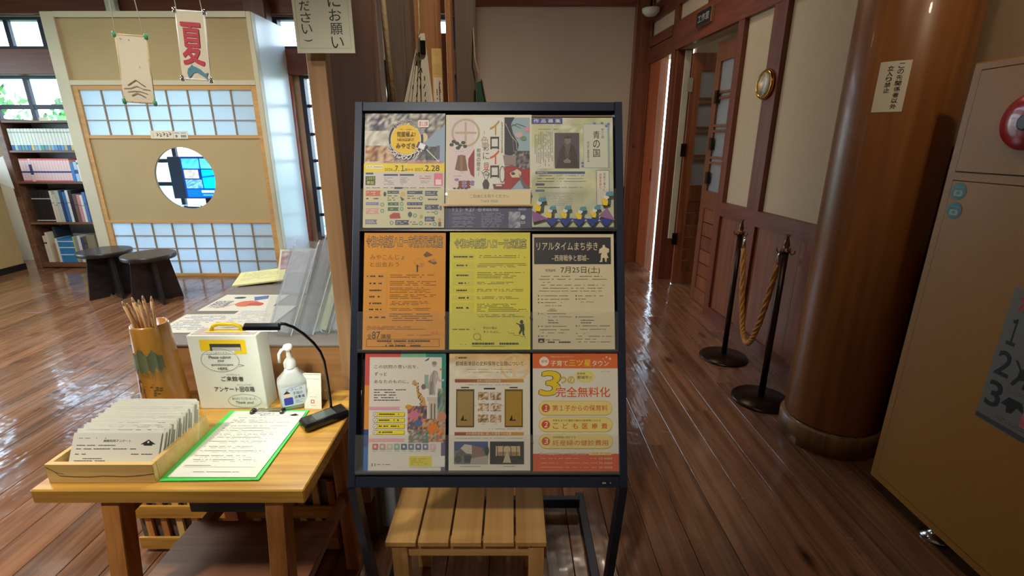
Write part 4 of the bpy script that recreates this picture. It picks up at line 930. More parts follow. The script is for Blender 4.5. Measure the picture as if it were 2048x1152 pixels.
# ============================================================ LEAFLET RACK
RB, RT = P(976, 975, D=1.19), P(976, 203, D=1.25); RU = (RT-RB).normalized(); RX = Vector((1, 0, 0)); RN = RX.cross(RU); RMAT = frame(RB, RX, RU)
def R2(px, py, n=0):
    u = (px-1024)/F; v = (576-py)/F; d = Vector((u, CT+v*ST, -ST+v*CT)); o = Vector((0, 0, H)); t = ((RB + RN*n - o).dot(RN))/d.dot(RN); q = o + d*t - RB; return q.dot(RX), q.dot(RU)
rk = thing('leaflet_rack', 'navy-black leaning leaflet rack with nine pockets in three rows', 'rack', (-.06, 1.2, 0))
def rbox(x0, x1, u0, u1, n0, n1, nm, mat, bev=0): return bxM(x0, x1, u0, u1, n0, n1, nm, mat, rk, RMAT, bev)
xl, _ = R2(702, 600); xr, _ = R2(1250, 600); _, ut = R2(976, 203); _, ub = R2(976, 976)
W_ = .0195
rbox(xl, xl+W_, ub, ut, -.035, 0, 'side_post', M_RACK, .001); rbox(xr-W_, xr, ub, ut, -.035, 0, 'side_post', M_RACK, .001)
rbox(xl+W_, xr-W_, ut-.024, ut, -.03, -.002, 'top_bar', M_RACK, .001); rbox(xl+W_, xr-W_, ub, ub+.026, -.03, -.002, 'bottom_bar', M_RACK, .001)
rbox(xl+W_, xr-W_, ub+.026, ut-.024, -.045, -.040, 'back_panel', M_RACKD)
rows = ((R2(0, 459)[1], R2(0, 381)[1]), (R2(0, 702)[1], R2(0, 626)[1]), (R2(0, 946)[1], R2(0, 872)[1]))
for a, b in rows:
    rbox(xl+W_, xr-W_, a-.0035, a, -.040, .004, 'tray_floor', M_ACR2); rbox(xl+W_, xr-W_, a-.003, b, .004, .0062, 'tray_front', M_ACR)
    rbox(xl+W_, xr-W_, a-.008, a-.0035, -.038, .002, 'tray_edge', plain('tray_edge_metal', (96, 92, 88), .25, .6))
    for px in (892, 1062): u = R2(px, 600, .004)[0]; rbox(u-.001, u+.001, a, b, -.036, .004, 'divider', M_ACR2); rbox(u-.003, u+.003, b-.018, b-.012, .0062, .0072, 'rivet', M_CHROME)
# legs bend back below the leaning part; feet and cross bar on the floor
for x in (xl+.0, xr-W_):
    a = RB + RX*x + RU*ub; p0 = a + RN*-.0175; q0 = Vector((p0.x, 1.12, 0))
    m = MB(); m.prism([p0 + Vector((0, -.0165, .005)), p0 + Vector((0, .0165, -.005)), q0 + Vector((0, .0165, 0)), q0 + Vector((0, -.0165, 0))], (W_, 0, 0)); m.build('leg', M_RACK, rk)
    MB().box(p0.x-.003, p0.x+W_+.008, 1.05, 1.66, 0, .028, bev=.002).build('foot_bar', M_RACK, rk)
MB().box(xl+RB.x+.02, xr+RB.x-.02, 1.565, 1.59, .03, .072, bev=.002).build('cross_bar', M_RACK, rk)
# maker's plate
pa = R2(1201, 970, -.001); pb = R2(1226, 961, -.001); s = Sheet(pb[0]-pa[0], pb[1]-pa[1], 0, 0, 100, 34); s.rect(0, 0, 100, 34, (12, 12, 14)); s.lines(14, 8, 86, 26, 1, (150, 150, 150), th=.7)
s.build('maker_plate', rk, RMAT @ Matrix.Translation((pa[0], pa[1], -.0015)))

def leaflet(label, q, crop, sc, ccr, rgb, draw, n=-.004, th=.006):
    """q: corners l,t,r,b in crop units; crop origin; sc crop scale"""
    l, t_, r_, b = q; X0, Y0 = crop; a = R2(X0+l/sc, Y0+b/sc, n); c = R2(X0+r_/sc, Y0+t_/sc, n); w, h = c[0]-a[0], c[1]-a[1]
    M = RMAT @ Matrix.Translation((a[0], a[1], n)); t = thing('leaflet', label, 'leaflet', tuple(M.translation)); bxM(0, w, 0, h, -th, 0, 'paper', plain('stock_%d_%d_%d' % rgb, rgb, .6, var=.01, bump=0), t, M)
    s = Sheet(w, h, l, t_, r_, b); draw(s); s.build('print', t, M); return t
K = (30, 28, 26); WH = (240, 238, 228)
def dA(s):
    s.photo(52, 35, 825, 500, [(150, 150, 150), (90, 90, 120), (190, 190, 180), (60, 60, 80), (210, 205, 190), (120, 100, 90)], 26, 16, 4)
    s.photo(52, 200, 300, 500, [(214, 210, 200), (190, 190, 180), (230, 226, 214)], 8, 8, 5); s.photo(60, 340, 330, 490, [(170, 110, 70), (120, 80, 70), (200, 170, 130), (220, 190, 160)], 10, 5, 6)
    s.poly([(780, 500), (600, 330), (825, 140), (825, 500)], (150, 172, 196)); s.photo(640, 350, 760, 480, [(70, 84, 80), (100, 110, 110), (50, 60, 60)], 5, 5, 8); s.stroke([(600, 330), (770, 495)], 8, (235, 235, 230)); s.ell(625, 262, 34, 42, (220, 205, 170)); s.rect(745, 340, 775, 470, (90, 96, 120))
    s.ell(450, 280, 168, 176, (44, 44, 64)); s.ell(448, 282, 146, 158, (240, 238, 226)); s.ell(446, 282, 140, 146, (244, 200, 40))

    for k, ch in enumerate('てげ旅する宮崎県'):
        a = -2.35+k*.235*1.15; s.text(ch, 450+165*math.cos(a)-24, 284+168*math.sin(a)-24, 450+165*math.cos(a)+24, 284+168*math.sin(a)+24, (40, 40, 80), .03, out=WH, ow=.09, rot=a+PI/2)
    for k, ch in enumerate('デジタルスタンプラリー'):
        a = 2.75-k*.235; s.text(ch, 448+170*math.cos(a)-26, 284+165*math.sin(a)-26, 448+170*math.cos(a)+26, 284+165*math.sin(a)+26, (250, 250, 250), .04, out=(50, 56, 110), ow=.10, rot=a-PI/2)
    s.rrect(565, 100, 668, 170, 12, (240, 230, 230)); s.text('第12弾', 575, 112, 658, 158, (200, 60, 80), .04)
    s.text('何度極よ!', 362, 208, 540, 258, (50, 44, 30), .02); s.text('NANGOKU!', 368, 272, 525, 298, (60, 54, 30), .01); s.text('みやざき', 356, 316, 540, 368, (40, 36, 24), .03); s.lines(390, 182, 505, 192, 1, (120, 100, 40))
    s.text('スマホで巡って宮崎の特産品が当たる!', 235, 482, 800, 520, (210, 60, 110), .03, out=WH, ow=.08)
    s.rect(52, 512, 825, 592, (242, 216, 40)); s.rrect(72, 528, 238, 562, 14, (236, 232, 200)); s.lines(90, 538, 228, 552, 1, (80, 80, 80))
    s.text('2026', 252, 556, 328, 582, K, .02); s.text('.7.1', 338, 530, 440, 584, K, .035); s.rrect(444, 558, 472, 584, 4, (160, 150, 120)); s.text('▶▶', 480, 560, 528, 580, (220, 90, 40)); s.text('2027', 540, 556, 616, 582, K, .02); s.text('.2.28', 622, 530, 775, 584, K, .035)
    s.rect(52, 592, 825, 748, (214, 206, 204)); s.rrect(70, 598, 144, 616, 6, (80, 90, 90)); s.rect(70, 632, 164, 716, (70, 80, 56)); s.text('スマホで', 78, 640, 156, 668, (230, 220, 120), .03); s.text('参加', 82, 676, 150, 708, (230, 220, 120), .03)
    for x0 in (244, 396): s.rect(x0, 612, x0+136, 628, (50, 54, 90)); s.lines(x0+4, 640, x0+100, 716, 5, (120, 120, 120), seed=x0)
    s.lines(585, 622, 715, 662, 2, (210, 60, 80)); s.lines(600, 672, 700, 700, 2, (150, 120, 120)); s.rect(724, 604, 808, 722, (228, 120, 140)); s.rect(740, 662, 794, 712, (240, 220, 220))
    s.rect(52, 748, 825, 1112, (222, 216, 176)); s.lines(78, 732, 800, 750, 1, (110, 90, 80)); s.rect(346, 734, 424, 752, (60, 60, 90))
    for (x0, y0, x1, y1, c) in ((76, 766, 220, 818, (222, 110, 84)), (282, 768, 398, 796, (60, 70, 110)), (470, 770, 624, 800, (60, 70, 110)), (640, 770, 764, 816, (60, 70, 110)), (78, 876, 206, 904, (120, 130, 190)), (80, 930, 206, 986, (226, 170, 160)), (288, 876, 396, 906, (60, 110, 90)), (288, 922, 396, 956, (60, 110, 90)), (470, 876, 624, 904, (60, 70, 110)), (640, 898, 776, 944, (60, 70, 110)), (640, 1010, 738, 1054, (60, 70, 110)), (360, 1042, 494, 1086, (60, 70, 110)), (76, 1036, 190, 1080, (130, 130, 150))):
        s.poly([(x0, y1), (x1, y1), (x1-12, (y0+y1)/2), (x1, y0), (x0, y0)], c); s.lines(x0+8, y0+8, x1-22, y1-8, 1 if y1-y0 < 35 else 2, (232, 230, 214), seed=x0)
    for (x0, y0, x1, y1) in ((80, 826, 200, 858), (284, 806, 384, 866), (474, 808, 590, 850), (642, 830, 760, 868), (474, 914, 610, 948), (640, 960, 740, 978), (642, 1068, 720, 1090), (502, 1050, 580, 1090)): s.lines(x0, y0, x1, y1, max(1, (y1-y0)//20), (60, 50, 50), seed=x0+y0)
    for q in ((235, 898), (236, 956), (420, 892), (420, 938), (602, 840), (548, 1000), (326, 1068), (604, 1070), (748, 972), (736, 1078)): s.ell(q[0], q[1], 18, 19, (90, 150, 120), 14); s.ell(q[0], q[1], 11, 12, (200, 216, 190), 12)
    s.poly([(306, 1000), (340, 974), (400, 976), (412, 1024), (310, 1028)], (190, 60, 50)); s.poly([(404, 820), (446, 850), (420, 864)], (60, 50, 40)); s.ell(430, 800, 22, 24, (220, 190, 110), 12); s.ell(782, 1040, 16, 18, (220, 170, 130), 10); s.rect(770, 1058, 796, 1100, (130, 96, 60)); s.ell(258, 800, 14, 22, (60, 70, 90), 10); s.ell(790, 930, 14, 24, (90, 120, 140), 10); s.ell(500, 990, 20, 26, (90, 90, 90), 10); s.ell(608, 1010, 16, 18, (200, 170, 60), 10)
leaflet('leaflet with a yellow sun badge and a yellow date strip, top row left', (52, 35, 825, 1110), (715, 220), 4.7, 0, (222, 216, 196), dA)
def dB(s):
    s.rect(25, 45, 838, 1115, (222, 216, 190)); s.rect(60, 70, 296, 750, (226, 206, 210)); s.rect(296, 70, 580, 750, (226, 226, 218)); s.rect(580, 70, 820, 750, (150, 176, 188))
    s.ring(212, 216, 126, 126, 20, (190, 176, 146)); s.rect(202, 112, 222, 322, (190, 176, 146)); s.rect(110, 206, 316, 226, (190, 176, 146))
    for q in ((80, 330), (100, 300), (130, 316), (160, 340), (190, 310), (205, 345), (140, 360)): s.ell(q[0], q[1], 22, 17, (40, 56, 50), 9)
    for q in ((110, 345), (155, 300), (180, 352)): s.ell(q[0], q[1], 12, 10, (226, 220, 214), 9)
    s.poly([(112, 565), (140, 430), (210, 430), (232, 575), (170, 580)], (120, 88, 54)); s.poly([(160, 425), (186, 425), (186, 578), (160, 578)], (150, 112, 70)); s.lines(118, 390, 200, 398, 1, (150, 120, 130)); s.lines(100, 620, 180, 632, 1, (150, 120, 130)); s.lines(150, 590, 205, 600, 1, (150, 120, 130))
    s.poly([(296, 640), (262, 610), (236, 530), (240, 460), (296, 370)], (150, 20, 44))
    for k in range(12): s.ell(130+(k*37) % 150, 660+(k*23) % 70, 22, 14, (130, 40, 40) if k % 2 else (140, 120, 170), 9)
    for k in range(4): s.ell(110+k*36, 742, 16, 8, (50, 44, 60), 9)
    s.vtext(' 彩に る', 406, 240, 630, 58, (70, 64, 60), 0); s.text('色', 356, 246, 434, 358, (190, 160, 130)); s.text('見', 378, 500, 440, 575, (200, 70, 60)); s.vtext('都城の歴史', 336, 362, 580, 36, (70, 64, 60)); s.stroke([(388, 196), (388, 236)], 3, (110, 100, 90)); s.stroke([(336, 590), (336, 625)], 3, (110, 100, 90))
    s.text('イ', 442, 100, 532, 238, (190, 146, 60), .04); s.text('ロ', 448, 256, 528, 372, (40, 44, 40), .05); s.text('イ', 442, 382, 532, 512, (220, 70, 40), .04); s.text('ロ', 448, 528, 528, 642, (50, 40, 36), .05)
    s.vtext('島津邸収蔵名品選企画展', 556, 110, 410, 16, (150, 140, 90))
    s.poly([(580, 70), (675, 70), (640, 130), (660, 220), (716, 330), (700, 400), (640, 430), (580, 420)], (34, 38, 60)); s.stroke([(590, 130), (640, 240), (690, 300), (700, 380)], 6, (190, 176, 140)); s.stroke([(600, 150), (660, 280), (670, 400)], 4, (150, 150, 150))
    s.ell(718, 236, 36, 30, (214, 170, 180)); s.ell(800, 184, 22, 24, (220, 150, 160)); s.ell(760, 270, 30, 22, (110, 140, 110)); s.stroke([(630, 160), (700, 130), (780, 160)], 5, (70, 110, 90)); s.stroke([(640, 130), (690, 150), (740, 175)], 4, (70, 110, 90))
    s.photo(680, 390, 818, 560, [(70, 64, 74), (110, 100, 100), (50, 48, 60), (150, 140, 140)], 9, 9, 11); s.poly([(566, 430), (690, 430), (690, 515), (580, 520)], (150, 130, 126))
    s.poly([(580, 540), (650, 520), (740, 560), (820, 560), (820, 720), (780, 730), (740, 640), (640, 750), (500, 750), (470, 702), (580, 700)], (160, 34, 32)); s.poly([(630, 600), (700, 560), (740, 590), (735, 640), (650, 640)], (214, 200, 170)); s.ell(662, 604, 20, 14, (60, 50, 50), 10); s.poly([(720, 600), (770, 690), (830, 740), (760, 740), (725, 660)], (110, 96, 96)); s.ring(560, 610, 24, 76, 6, (80, 60, 60)); s.poly([(470, 700), (560, 712), (580, 745), (480, 750)], (120, 50, 40)); s.rect(500, 708, 555, 722, (220, 214, 190))
    s.stroke([(366, 580), (400, 660)], 5, (60, 60, 60)); s.stroke([(442, 600), (412, 660)], 5, (60, 60, 60)); s.poly([(372, 700), (392, 660), (420, 660), (440, 700), (430, 748), (384, 748)], (60, 58, 56))
    s.rect(25, 890, 838, 1115, (64, 66, 106)); s.text('7.11', 92, 922, 178, 958, (210, 214, 220), .03); s.text('9.27', 212, 922, 302, 958, (210, 214, 220), .03); s.text('土', 180, 936, 196, 954, (200, 200, 214)); s.ring(348, 940, 17, 17, 4, (200, 204, 214)); s.stroke([(333, 940), (363, 940)], 4, (200, 204, 214)); s.stroke([(348, 925), (348, 955)], 4, (200, 204, 214)); s.text('都城島津邸', 376, 926, 524, 956, (200, 204, 214), .02)
    for (x0, y0, x1, y1, n_) in ((92, 968, 320, 992, 2), (92, 1000, 320, 1036, 3), (92, 1044, 320, 1105, 4), (364, 968, 600, 1105, 9)): s.lines(x0, y0, x1, y1, n_, (160, 164, 190), seed=x0)
    s.photo(620, 960, 730, 1110, [(150, 150, 170), (190, 186, 196), (110, 110, 150)], 5, 7, 12); s.rect(712, 918, 786, 948, (150, 150, 180)); s.ell(755, 1012, 22, 22, (214, 214, 220)); s.text('島津', 735, 1046, 776, 1076, (214, 214, 220))
leaflet('leaflet with a circled cross crest and large red and gold letters, top row middle', (25, 45, 838, 1115), (885, 220), 4.703, 0, (222, 216, 190), dB)
def dC(s):
    def g(u, v, r): return (196, 198, 160) if (u+v) % .6 < .35 else (206, 208, 186)
    s.photo(40, 70, 800, 1100, None, 8, 10, 5, g); s.photo(240, 130, 520, 220, [(210, 212, 190), (180, 190, 150)], 6, 3, 3)
    s.rect(40, 72, 330, 130, (70, 80, 150)); s.text('作 品 募 集', 60, 82, 312, 118, (226, 226, 232), .04); s.lines(62, 172, 290, 188, 1, (100, 100, 96)); s.poly([(40, 550), (245, 550), (245, 320), (150, 370), (40, 350)], (216, 214, 200)); s.lines(66, 206, 240, 552, 11, (110, 108, 100), vert=True, th=.35)
    s.rect(255, 214, 486, 552, (92, 80, 92)); s.poly([(265, 545), (300, 400), (330, 330), (430, 330), (460, 400), (482, 545)], (70, 60, 62)); s.poly([(345, 330), (405, 330), (395, 440), (375, 470), (355, 440)], (104, 92, 92)); s.ell(378, 288, 30, 38, (130, 116, 112), 18); s.ell(378, 252, 36, 18, (84, 74, 78), 14); s.rect(345, 252, 412, 262, (66, 58, 62)); s.poly([(335, 478), (372, 455), (408, 478), (400, 500), (345, 500)], (140, 126, 122)); s.stroke([(345, 340), (372, 450)], 6, (60, 52, 56)); s.stroke([(408, 340), (380, 450)], 6, (60, 52, 56))
    s.rect(524, 128, 770, 548, (150, 170, 176)); s.rect(528, 134, 750, 542, (206, 208, 190)); s.vtext('青の国', 646, 190, 450, 62, (30, 30, 34), .01); s.vtext('第十八回', 704, 170, 268, 24, (70, 70, 70)); s.vtext('若山牧水青春短歌大会', 569, 296, 494, 20, (90, 90, 90))
    for q in ((740, 150), (760, 130), (515, 500), (515, 530), (630, 124), (700, 122)): s.ell(q[0], q[1], 14, 12, (110, 130, 160), 8)
    s.rect(76, 580, 536, 602, (80, 90, 140)); s.text('募集要項 主催', 90, 584, 190, 598, (220, 220, 226))
    for y in (612, 640, 666): s.lines(92, y, 250, y+14, 1, K, seed=y); s.lines(276, y, 560-(y % 50), y+12, 1, (130, 130, 120), seed=y+1)
    s.rect(76, 692, 160, 712, (70, 80, 130)); s.lines(90, 722, 300, 740, 1, K); s.lines(310, 724, 510, 736, 1, (120, 120, 110)); s.rect(76, 750, 160, 768, (90, 100, 140))
    for y in range(780, 900, 16): s.lines(110, y, 420, y+8, 1, (140, 140, 130), seed=y)
    s.rect(640, 568, 762, 900, (90, 120, 130)); s.rect(645, 573, 757, 895, (220, 216, 200)); s.vtext('宮崎で暮らし', 716, 590, 770, 20, (60, 60, 60)); s.vtext('短歌を詠む', 680, 598, 744, 22, (180, 60, 50))
leaflet('leaflet with a portrait photograph and the brushed title in a white box, top row right', (40, 70, 800, 1100), (1055, 220), 4.703, 0, (206, 208, 186), dC)
def form(s, x0, xm, x1, y0, ys, c, pan, seed=0):
    for k, (y, n_, hh) in enumerate(ys):
        if pan: s.rect(x0, y-12, xm-20, y+hh+8, pan)
        s.lines(x0+40 if k else x0+15, y+hh/2-8, xm-(70 if k else 30), y+hh/2+8, 1, tuple(int(v*.5) for v in c), th=.9, seed=k+seed); s.lines(xm+8, y-4, x1, y+hh, n_, c, seed=k*3+seed)
def dD(s):
    c = (120, 76, 30); s.text('令和8年度版ハロー市役所元気講座', 66, 60, 800, 166, (226, 170, 80), .0, out=(44, 26, 10), ow=.12)
    s.text('みやこんじょ', 104, 236, 436, 284, (120, 84, 30)); s.text('と出会おう', 106, 304, 382, 352, (120, 84, 30))
    s.poly([(615, 240), (650, 205), (710, 240), (680, 250), (640, 262)], (110, 74, 34)); s.poly([(655, 300), (710, 276), (750, 316), (720, 332)], (120, 80, 40)); s.ell(712, 292, 24, 16, (190, 130, 60)); s.ring(575, 310, 42, 36, 4, (190, 130, 50)); s.ell(602, 334, 22, 22, (190, 130, 50)); s.rect(553, 340, 566, 400, (50, 36, 24)); s.poly([(546, 350), (559, 326), (574, 350)], (50, 36, 24))
    form(s, 62, 290, 790, 420, ((424, 2, 34), (486, 3, 46), (548, 4, 52), (612, 3, 44), (676, 3, 40), (740, 2, 26)), c, (214, 150, 56)); form(s, 62, 290, 790, 420, ((790, 4, 74),), c, None)
    s.lines(80, 906, 740, 944, 3, c); s.text('全', 88, 980, 132, 1026, (80, 56, 20)); s.text('87', 136, 960, 212, 1026, (70, 48, 18)); s.text('講座', 220, 982, 316, 1026, (80, 56, 20)); s.lines(456, 986, 690, 998, 1, c); s.photo(700, 960, 770, 985, [(220, 110, 60), (226, 150, 60)], 4, 2)
    for q in (((84, 1030), (776, 1030)), ((776, 1030), (776, 1100)), ((84, 1100), (776, 1100)), ((84, 1030), (84, 1100))): s.stroke(q, 3, (90, 60, 24))
    s.lines(146, 1040, 712, 1056, 1, (80, 50, 20), th=.9); s.lines(280, 1064, 590, 1074, 1, (90, 60, 24)); s.lines(264, 1082, 600, 1098, 1, (80, 50, 20), th=.9)
leaflet('orange leaflet with outlined title lettering, middle row left', (45, 28, 830, 1130), (715, 460), 4.7, 0, (224, 152, 50), dD)
def dE(s):
    c = (96, 92, 36); s.text('令和8年度版ハロー元気講座', 82, 84, 762, 172, (232, 222, 120), .0, out=(30, 28, 12), ow=.12)
    form(s, 62, 290, 775, 230, ((240, 2, 28), (316, 3, 40), (400, 4, 60), (492, 2, 24), (560, 2, 24), (630, 2, 24), (698, 5, 76)), c, (212, 204, 74)); s.lines(300, 794, 760, 824, 2, c)
    s.text('学びの場は', 356, 912, 486, 936, (90, 86, 30)); s.text('すぐそばに…', 356, 950, 540, 972, (90, 86, 30)); s.stroke([(586, 955), (600, 972), (644, 972), (650, 992), (700, 992), (712, 1004), (752, 1004), (752, 1030)], 3, (90, 86, 30))
    s.ell(718, 868, 16, 18, (50, 46, 26), 14); s.poly([(690, 890), (740, 885), (746, 930), (740, 970), (748, 1000), (728, 990), (722, 950), (702, 985), (690, 975), (708, 930)], (50, 46, 26)); s.stroke([(705, 895), (668, 880)], 9, (50, 46, 26))
    s.ring(300, 1005, 34, 30, 5, (110, 106, 40)); s.stroke([(322, 1022), (342, 1040)], 6, (110, 106, 40)); s.lines(70, 932, 280, 942, 1, (80, 76, 30), th=.9)
    s.lines(142, 1070, 200, 1084, 1, c); s.lines(224, 1060, 690, 1080, 1, (60, 58, 24), th=.9); s.lines(252, 1088, 590, 1100, 1, c)
leaflet('yellow leaflet with outlined title and a small walking figure, middle row centre', (38, 22, 800, 1125), (890, 460), 4.7, 0, (226, 216, 84), dE)
def dF(s):
    c = (100, 88, 66); s.rect(40, 66, 758, 322, (44, 44, 48)); s.text('リアルタイムまち歩き', 64, 110, 636, 192, (222, 206, 168), .012); s.text('~西南戦争と都城~', 206, 234, 552, 292, (222, 206, 168), .02)
    s.poly([(682, 140), (700, 138), (706, 160), (742, 176), (740, 210), (722, 214), (726, 240), (738, 262), (720, 262), (716, 300), (704, 300), (698, 262), (680, 262), (676, 300), (648, 300), (662, 286), (664, 240), (672, 214), (646, 220), (650, 180), (680, 160)], (222, 206, 168))
    s.text('令和8年', 142, 366, 242, 394, K, .01); s.text('7月25日(土)', 288, 342, 654, 416, K, .0)
    s.lines(104, 428, 690, 446, 1, c); s.lines(86, 456, 720, 472, 1, c); s.lines(86, 486, 200, 500, 1, c); s.lines(104, 512, 695, 528, 1, c, seed=3); s.lines(86, 540, 675, 556, 1, c, seed=4); s.lines(86, 568, 668, 582, 1, c, seed=5)
    for k, y in enumerate((620, 652, 684, 788, 906, 998)): s.ell(80, y, 5, 8, K, 8); s.lines(100, y-8, 130, y+8, 1, K); s.lines(138, y-8, (370, 380, 296, 335, 345, 170)[k], y+8, 1, c, seed=k)
    for k, y in enumerate((620, 650, 818, 902)): s.ell(430, y, 5, 8, K, 8); s.lines(450, y-8, (680, 520, 590, 740)[k], y+8, 1, c, seed=k+9)
    for (x0, y0, x1, y1, n_) in ((140, 706, 296, 720, 1), (158, 738, 280, 768, 2), (168, 810, 388, 824, 1), (168, 838, 300, 884, 2), (92, 930, 380, 946, 1), (116, 960, 330, 974, 1), (470, 672, 590, 684, 1), (470, 838, 610, 884, 2), (456, 926, 706, 940, 1), (426, 966, 510, 978, 1), (426, 992, 756, 1006, 1), (426, 1018, 610, 1032, 1), (426, 1044, 750, 1058, 1)): s.lines(x0, y0, x1, y1, n_, c, seed=x0+y0)
    s.rect(76, 1020, 134, 1058, K); s.poly([(84, 1050), (104, 1034), (126, 1050)], (222, 206, 168)); s.lines(146, 1024, 280, 1040, 1, K); s.lines(146, 1046, 376, 1060, 1, K, th=.8)
leaflet('cream leaflet with a black title block and a pale statue silhouette, middle row right', (25, 35, 785, 1120), (1060, 460), 4.7, 0, (222, 208, 172), dF)
def dG(s):
    s.rect(52, 28, 815, 1115, (214, 84, 80)); s.rect(390, 28, 626, 200, (120, 186, 150)); s.rect(626, 28, 815, 380, (50, 140, 130)); s.rect(52, 330, 120, 740, (226, 150, 60)); s.rect(52, 738, 120, 960, (50, 80, 140)); s.rect(52, 900, 120, 1115, (60, 110, 180)); s.rect(740, 850, 815, 1115, (110, 90, 130)); s.rect(740, 360, 815, 860, (196, 196, 190))
    s.rect(96, 68, 776, 1115, (226, 220, 208))
    s.text('この訪問の思い出を、', 140, 140, 556, 174, (40, 44, 50), .012); s.text('ずっと', 140, 208, 258, 242, (40, 44, 50), .012); s.text('あなたのものに。', 140, 280, 466, 312, (40, 44, 50), .012); s.lines(140, 360, 450, 480, 5, (70, 70, 74), th=.35)
    s.poly([(612, 104), (640, 84), (662, 70), (650, 96), (620, 106)], (40, 110, 110))
    st = (176, 168, 160); s.poly([(660, 420), (650, 330), (668, 240), (700, 190), (736, 200), (748, 250), (720, 330), (716, 420)], st); s.ell(706, 132, 22, 26, st, 16); s.poly([(740, 230), (760, 280), (800, 270), (800, 290), (750, 300), (720, 240)], (196, 188, 180)); s.poly([(668, 300), (690, 290), (690, 410), (664, 420)], (140, 134, 136)); s.stroke([(700, 200), (690, 260), (700, 400)], 5, (130, 124, 126)); s.stroke([(725, 210), (716, 300), (708, 400)], 5, (206, 200, 190)); s.ell(706, 122, 24, 16, (150, 140, 134), 12); s.ell(768, 182, 12, 12, (230, 140, 90), 10); s.rect(614, 232, 652, 360, (150, 176, 160)); s.ell(606, 344, 22, 26, (130, 110, 110), 14)
    s.poly([(640, 470), (640, 440), (760, 440), (760, 470), (744, 480), (744, 650), (656, 650), (656, 480)], (200, 192, 178)); s.rect(676, 500, 690, 640, (120, 112, 104)); s.rect(706, 500, 720, 640, (120, 112, 104))
    s.poly([(498, 322), (500, 290), (524, 278), (548, 310), (556, 380), (620, 450), (640, 560), (600, 560), (580, 470), (548, 430), (536, 330)], (206, 160, 104))
    r = random.Random(2)
    for k in range(34): s.ell(535+r.uniform(-14, 22)+(k/34)*60, 310+k*6.6, 5, 6, (120, 80, 50), 6)
    s.photo(460, 520, 640, 760, [(70, 110, 90), (200, 120, 150), (90, 90, 130), (220, 150, 60), (150, 80, 110), (60, 90, 80)], 12, 12, 5)
    s.photo(600, 640, 810, 850, [(214, 130, 70), (200, 150, 110), (90, 100, 90), (220, 160, 90), (170, 90, 60), (150, 170, 160)], 12, 12, 6); s.photo(470, 740, 660, 860, [(120, 150, 120), (200, 190, 180), (80, 120, 110), (160, 110, 110)], 10, 8, 8); s.photo(740, 360, 815, 600, [(110, 140, 120), (160, 180, 160), (90, 110, 120)], 4, 8, 9); s.ell(780, 620, 42, 52, (196, 140, 110)); s.ell(470, 530, 34, 22, (220, 150, 60), 9); s.ell(520, 606, 44, 40, (206, 120, 150), 12); s.ell(700, 730, 54, 46, (220, 130, 60), 11); s.ell(560, 680, 40, 34, (90, 110, 150), 10)
    s.poly([(98, 556), (392, 556), (376, 542), (392, 528), (98, 528)], (222, 160, 186)); s.poly([(98, 848), (440, 848), (424, 834), (440, 820), (98, 820)], (236, 170, 176))
    for k in range(4):
        y = 578+k*55; s.rrect(140, y, 434, y+40, 8, (150, 140, 60)); s.rrect(160, y+3, 430, y+37, 6, (240, 220, 50)); s.ell(158, y+20, 21, 21, (230, 226, 214), 16); s.ring(158, y+20, 21, 21, 3, (90, 90, 80), 18); s.lines(192, y+12, 380, y+26, 1, (80, 74, 20), th=.9, seed=k); s.stroke([(150, y+28), (164, y+12)], 4, (70, 70, 70))
    for k, c in enumerate(((214, 110, 110), (200, 160, 140), (200, 196, 170), (140, 180, 160), (90, 110, 130), (100, 130, 160), (100, 110, 150), (130, 120, 160), (226, 180, 200))): s.rrect(136+k*67, 868, 188+k*67, 922, 6, c); s.ell(162+k*67, 894, 12, 13, (220, 216, 210), 8); s.lines(140+k*67, 932, 186+k*67, 940, 1, (110, 110, 110), seed=k)
    s.rect(474, 978, 815, 1080, (230, 226, 216)); s.rect(480, 980, 692, 1074, (222, 208, 70)); s.lines(496, 996, 670, 1060, 4, (150, 136, 30), th=.3); s.text('[ ]', 132, 1046, 166, 1070, (70, 70, 70)); s.lines(180, 1050, 312, 1064, 1, (110, 110, 110))
leaflet('leaflet with a statue, a giraffe and flowers on white, bottom row left', (52, 28, 815, 1115), (715, 700), 4.605, 0, (226, 220, 208), dG)
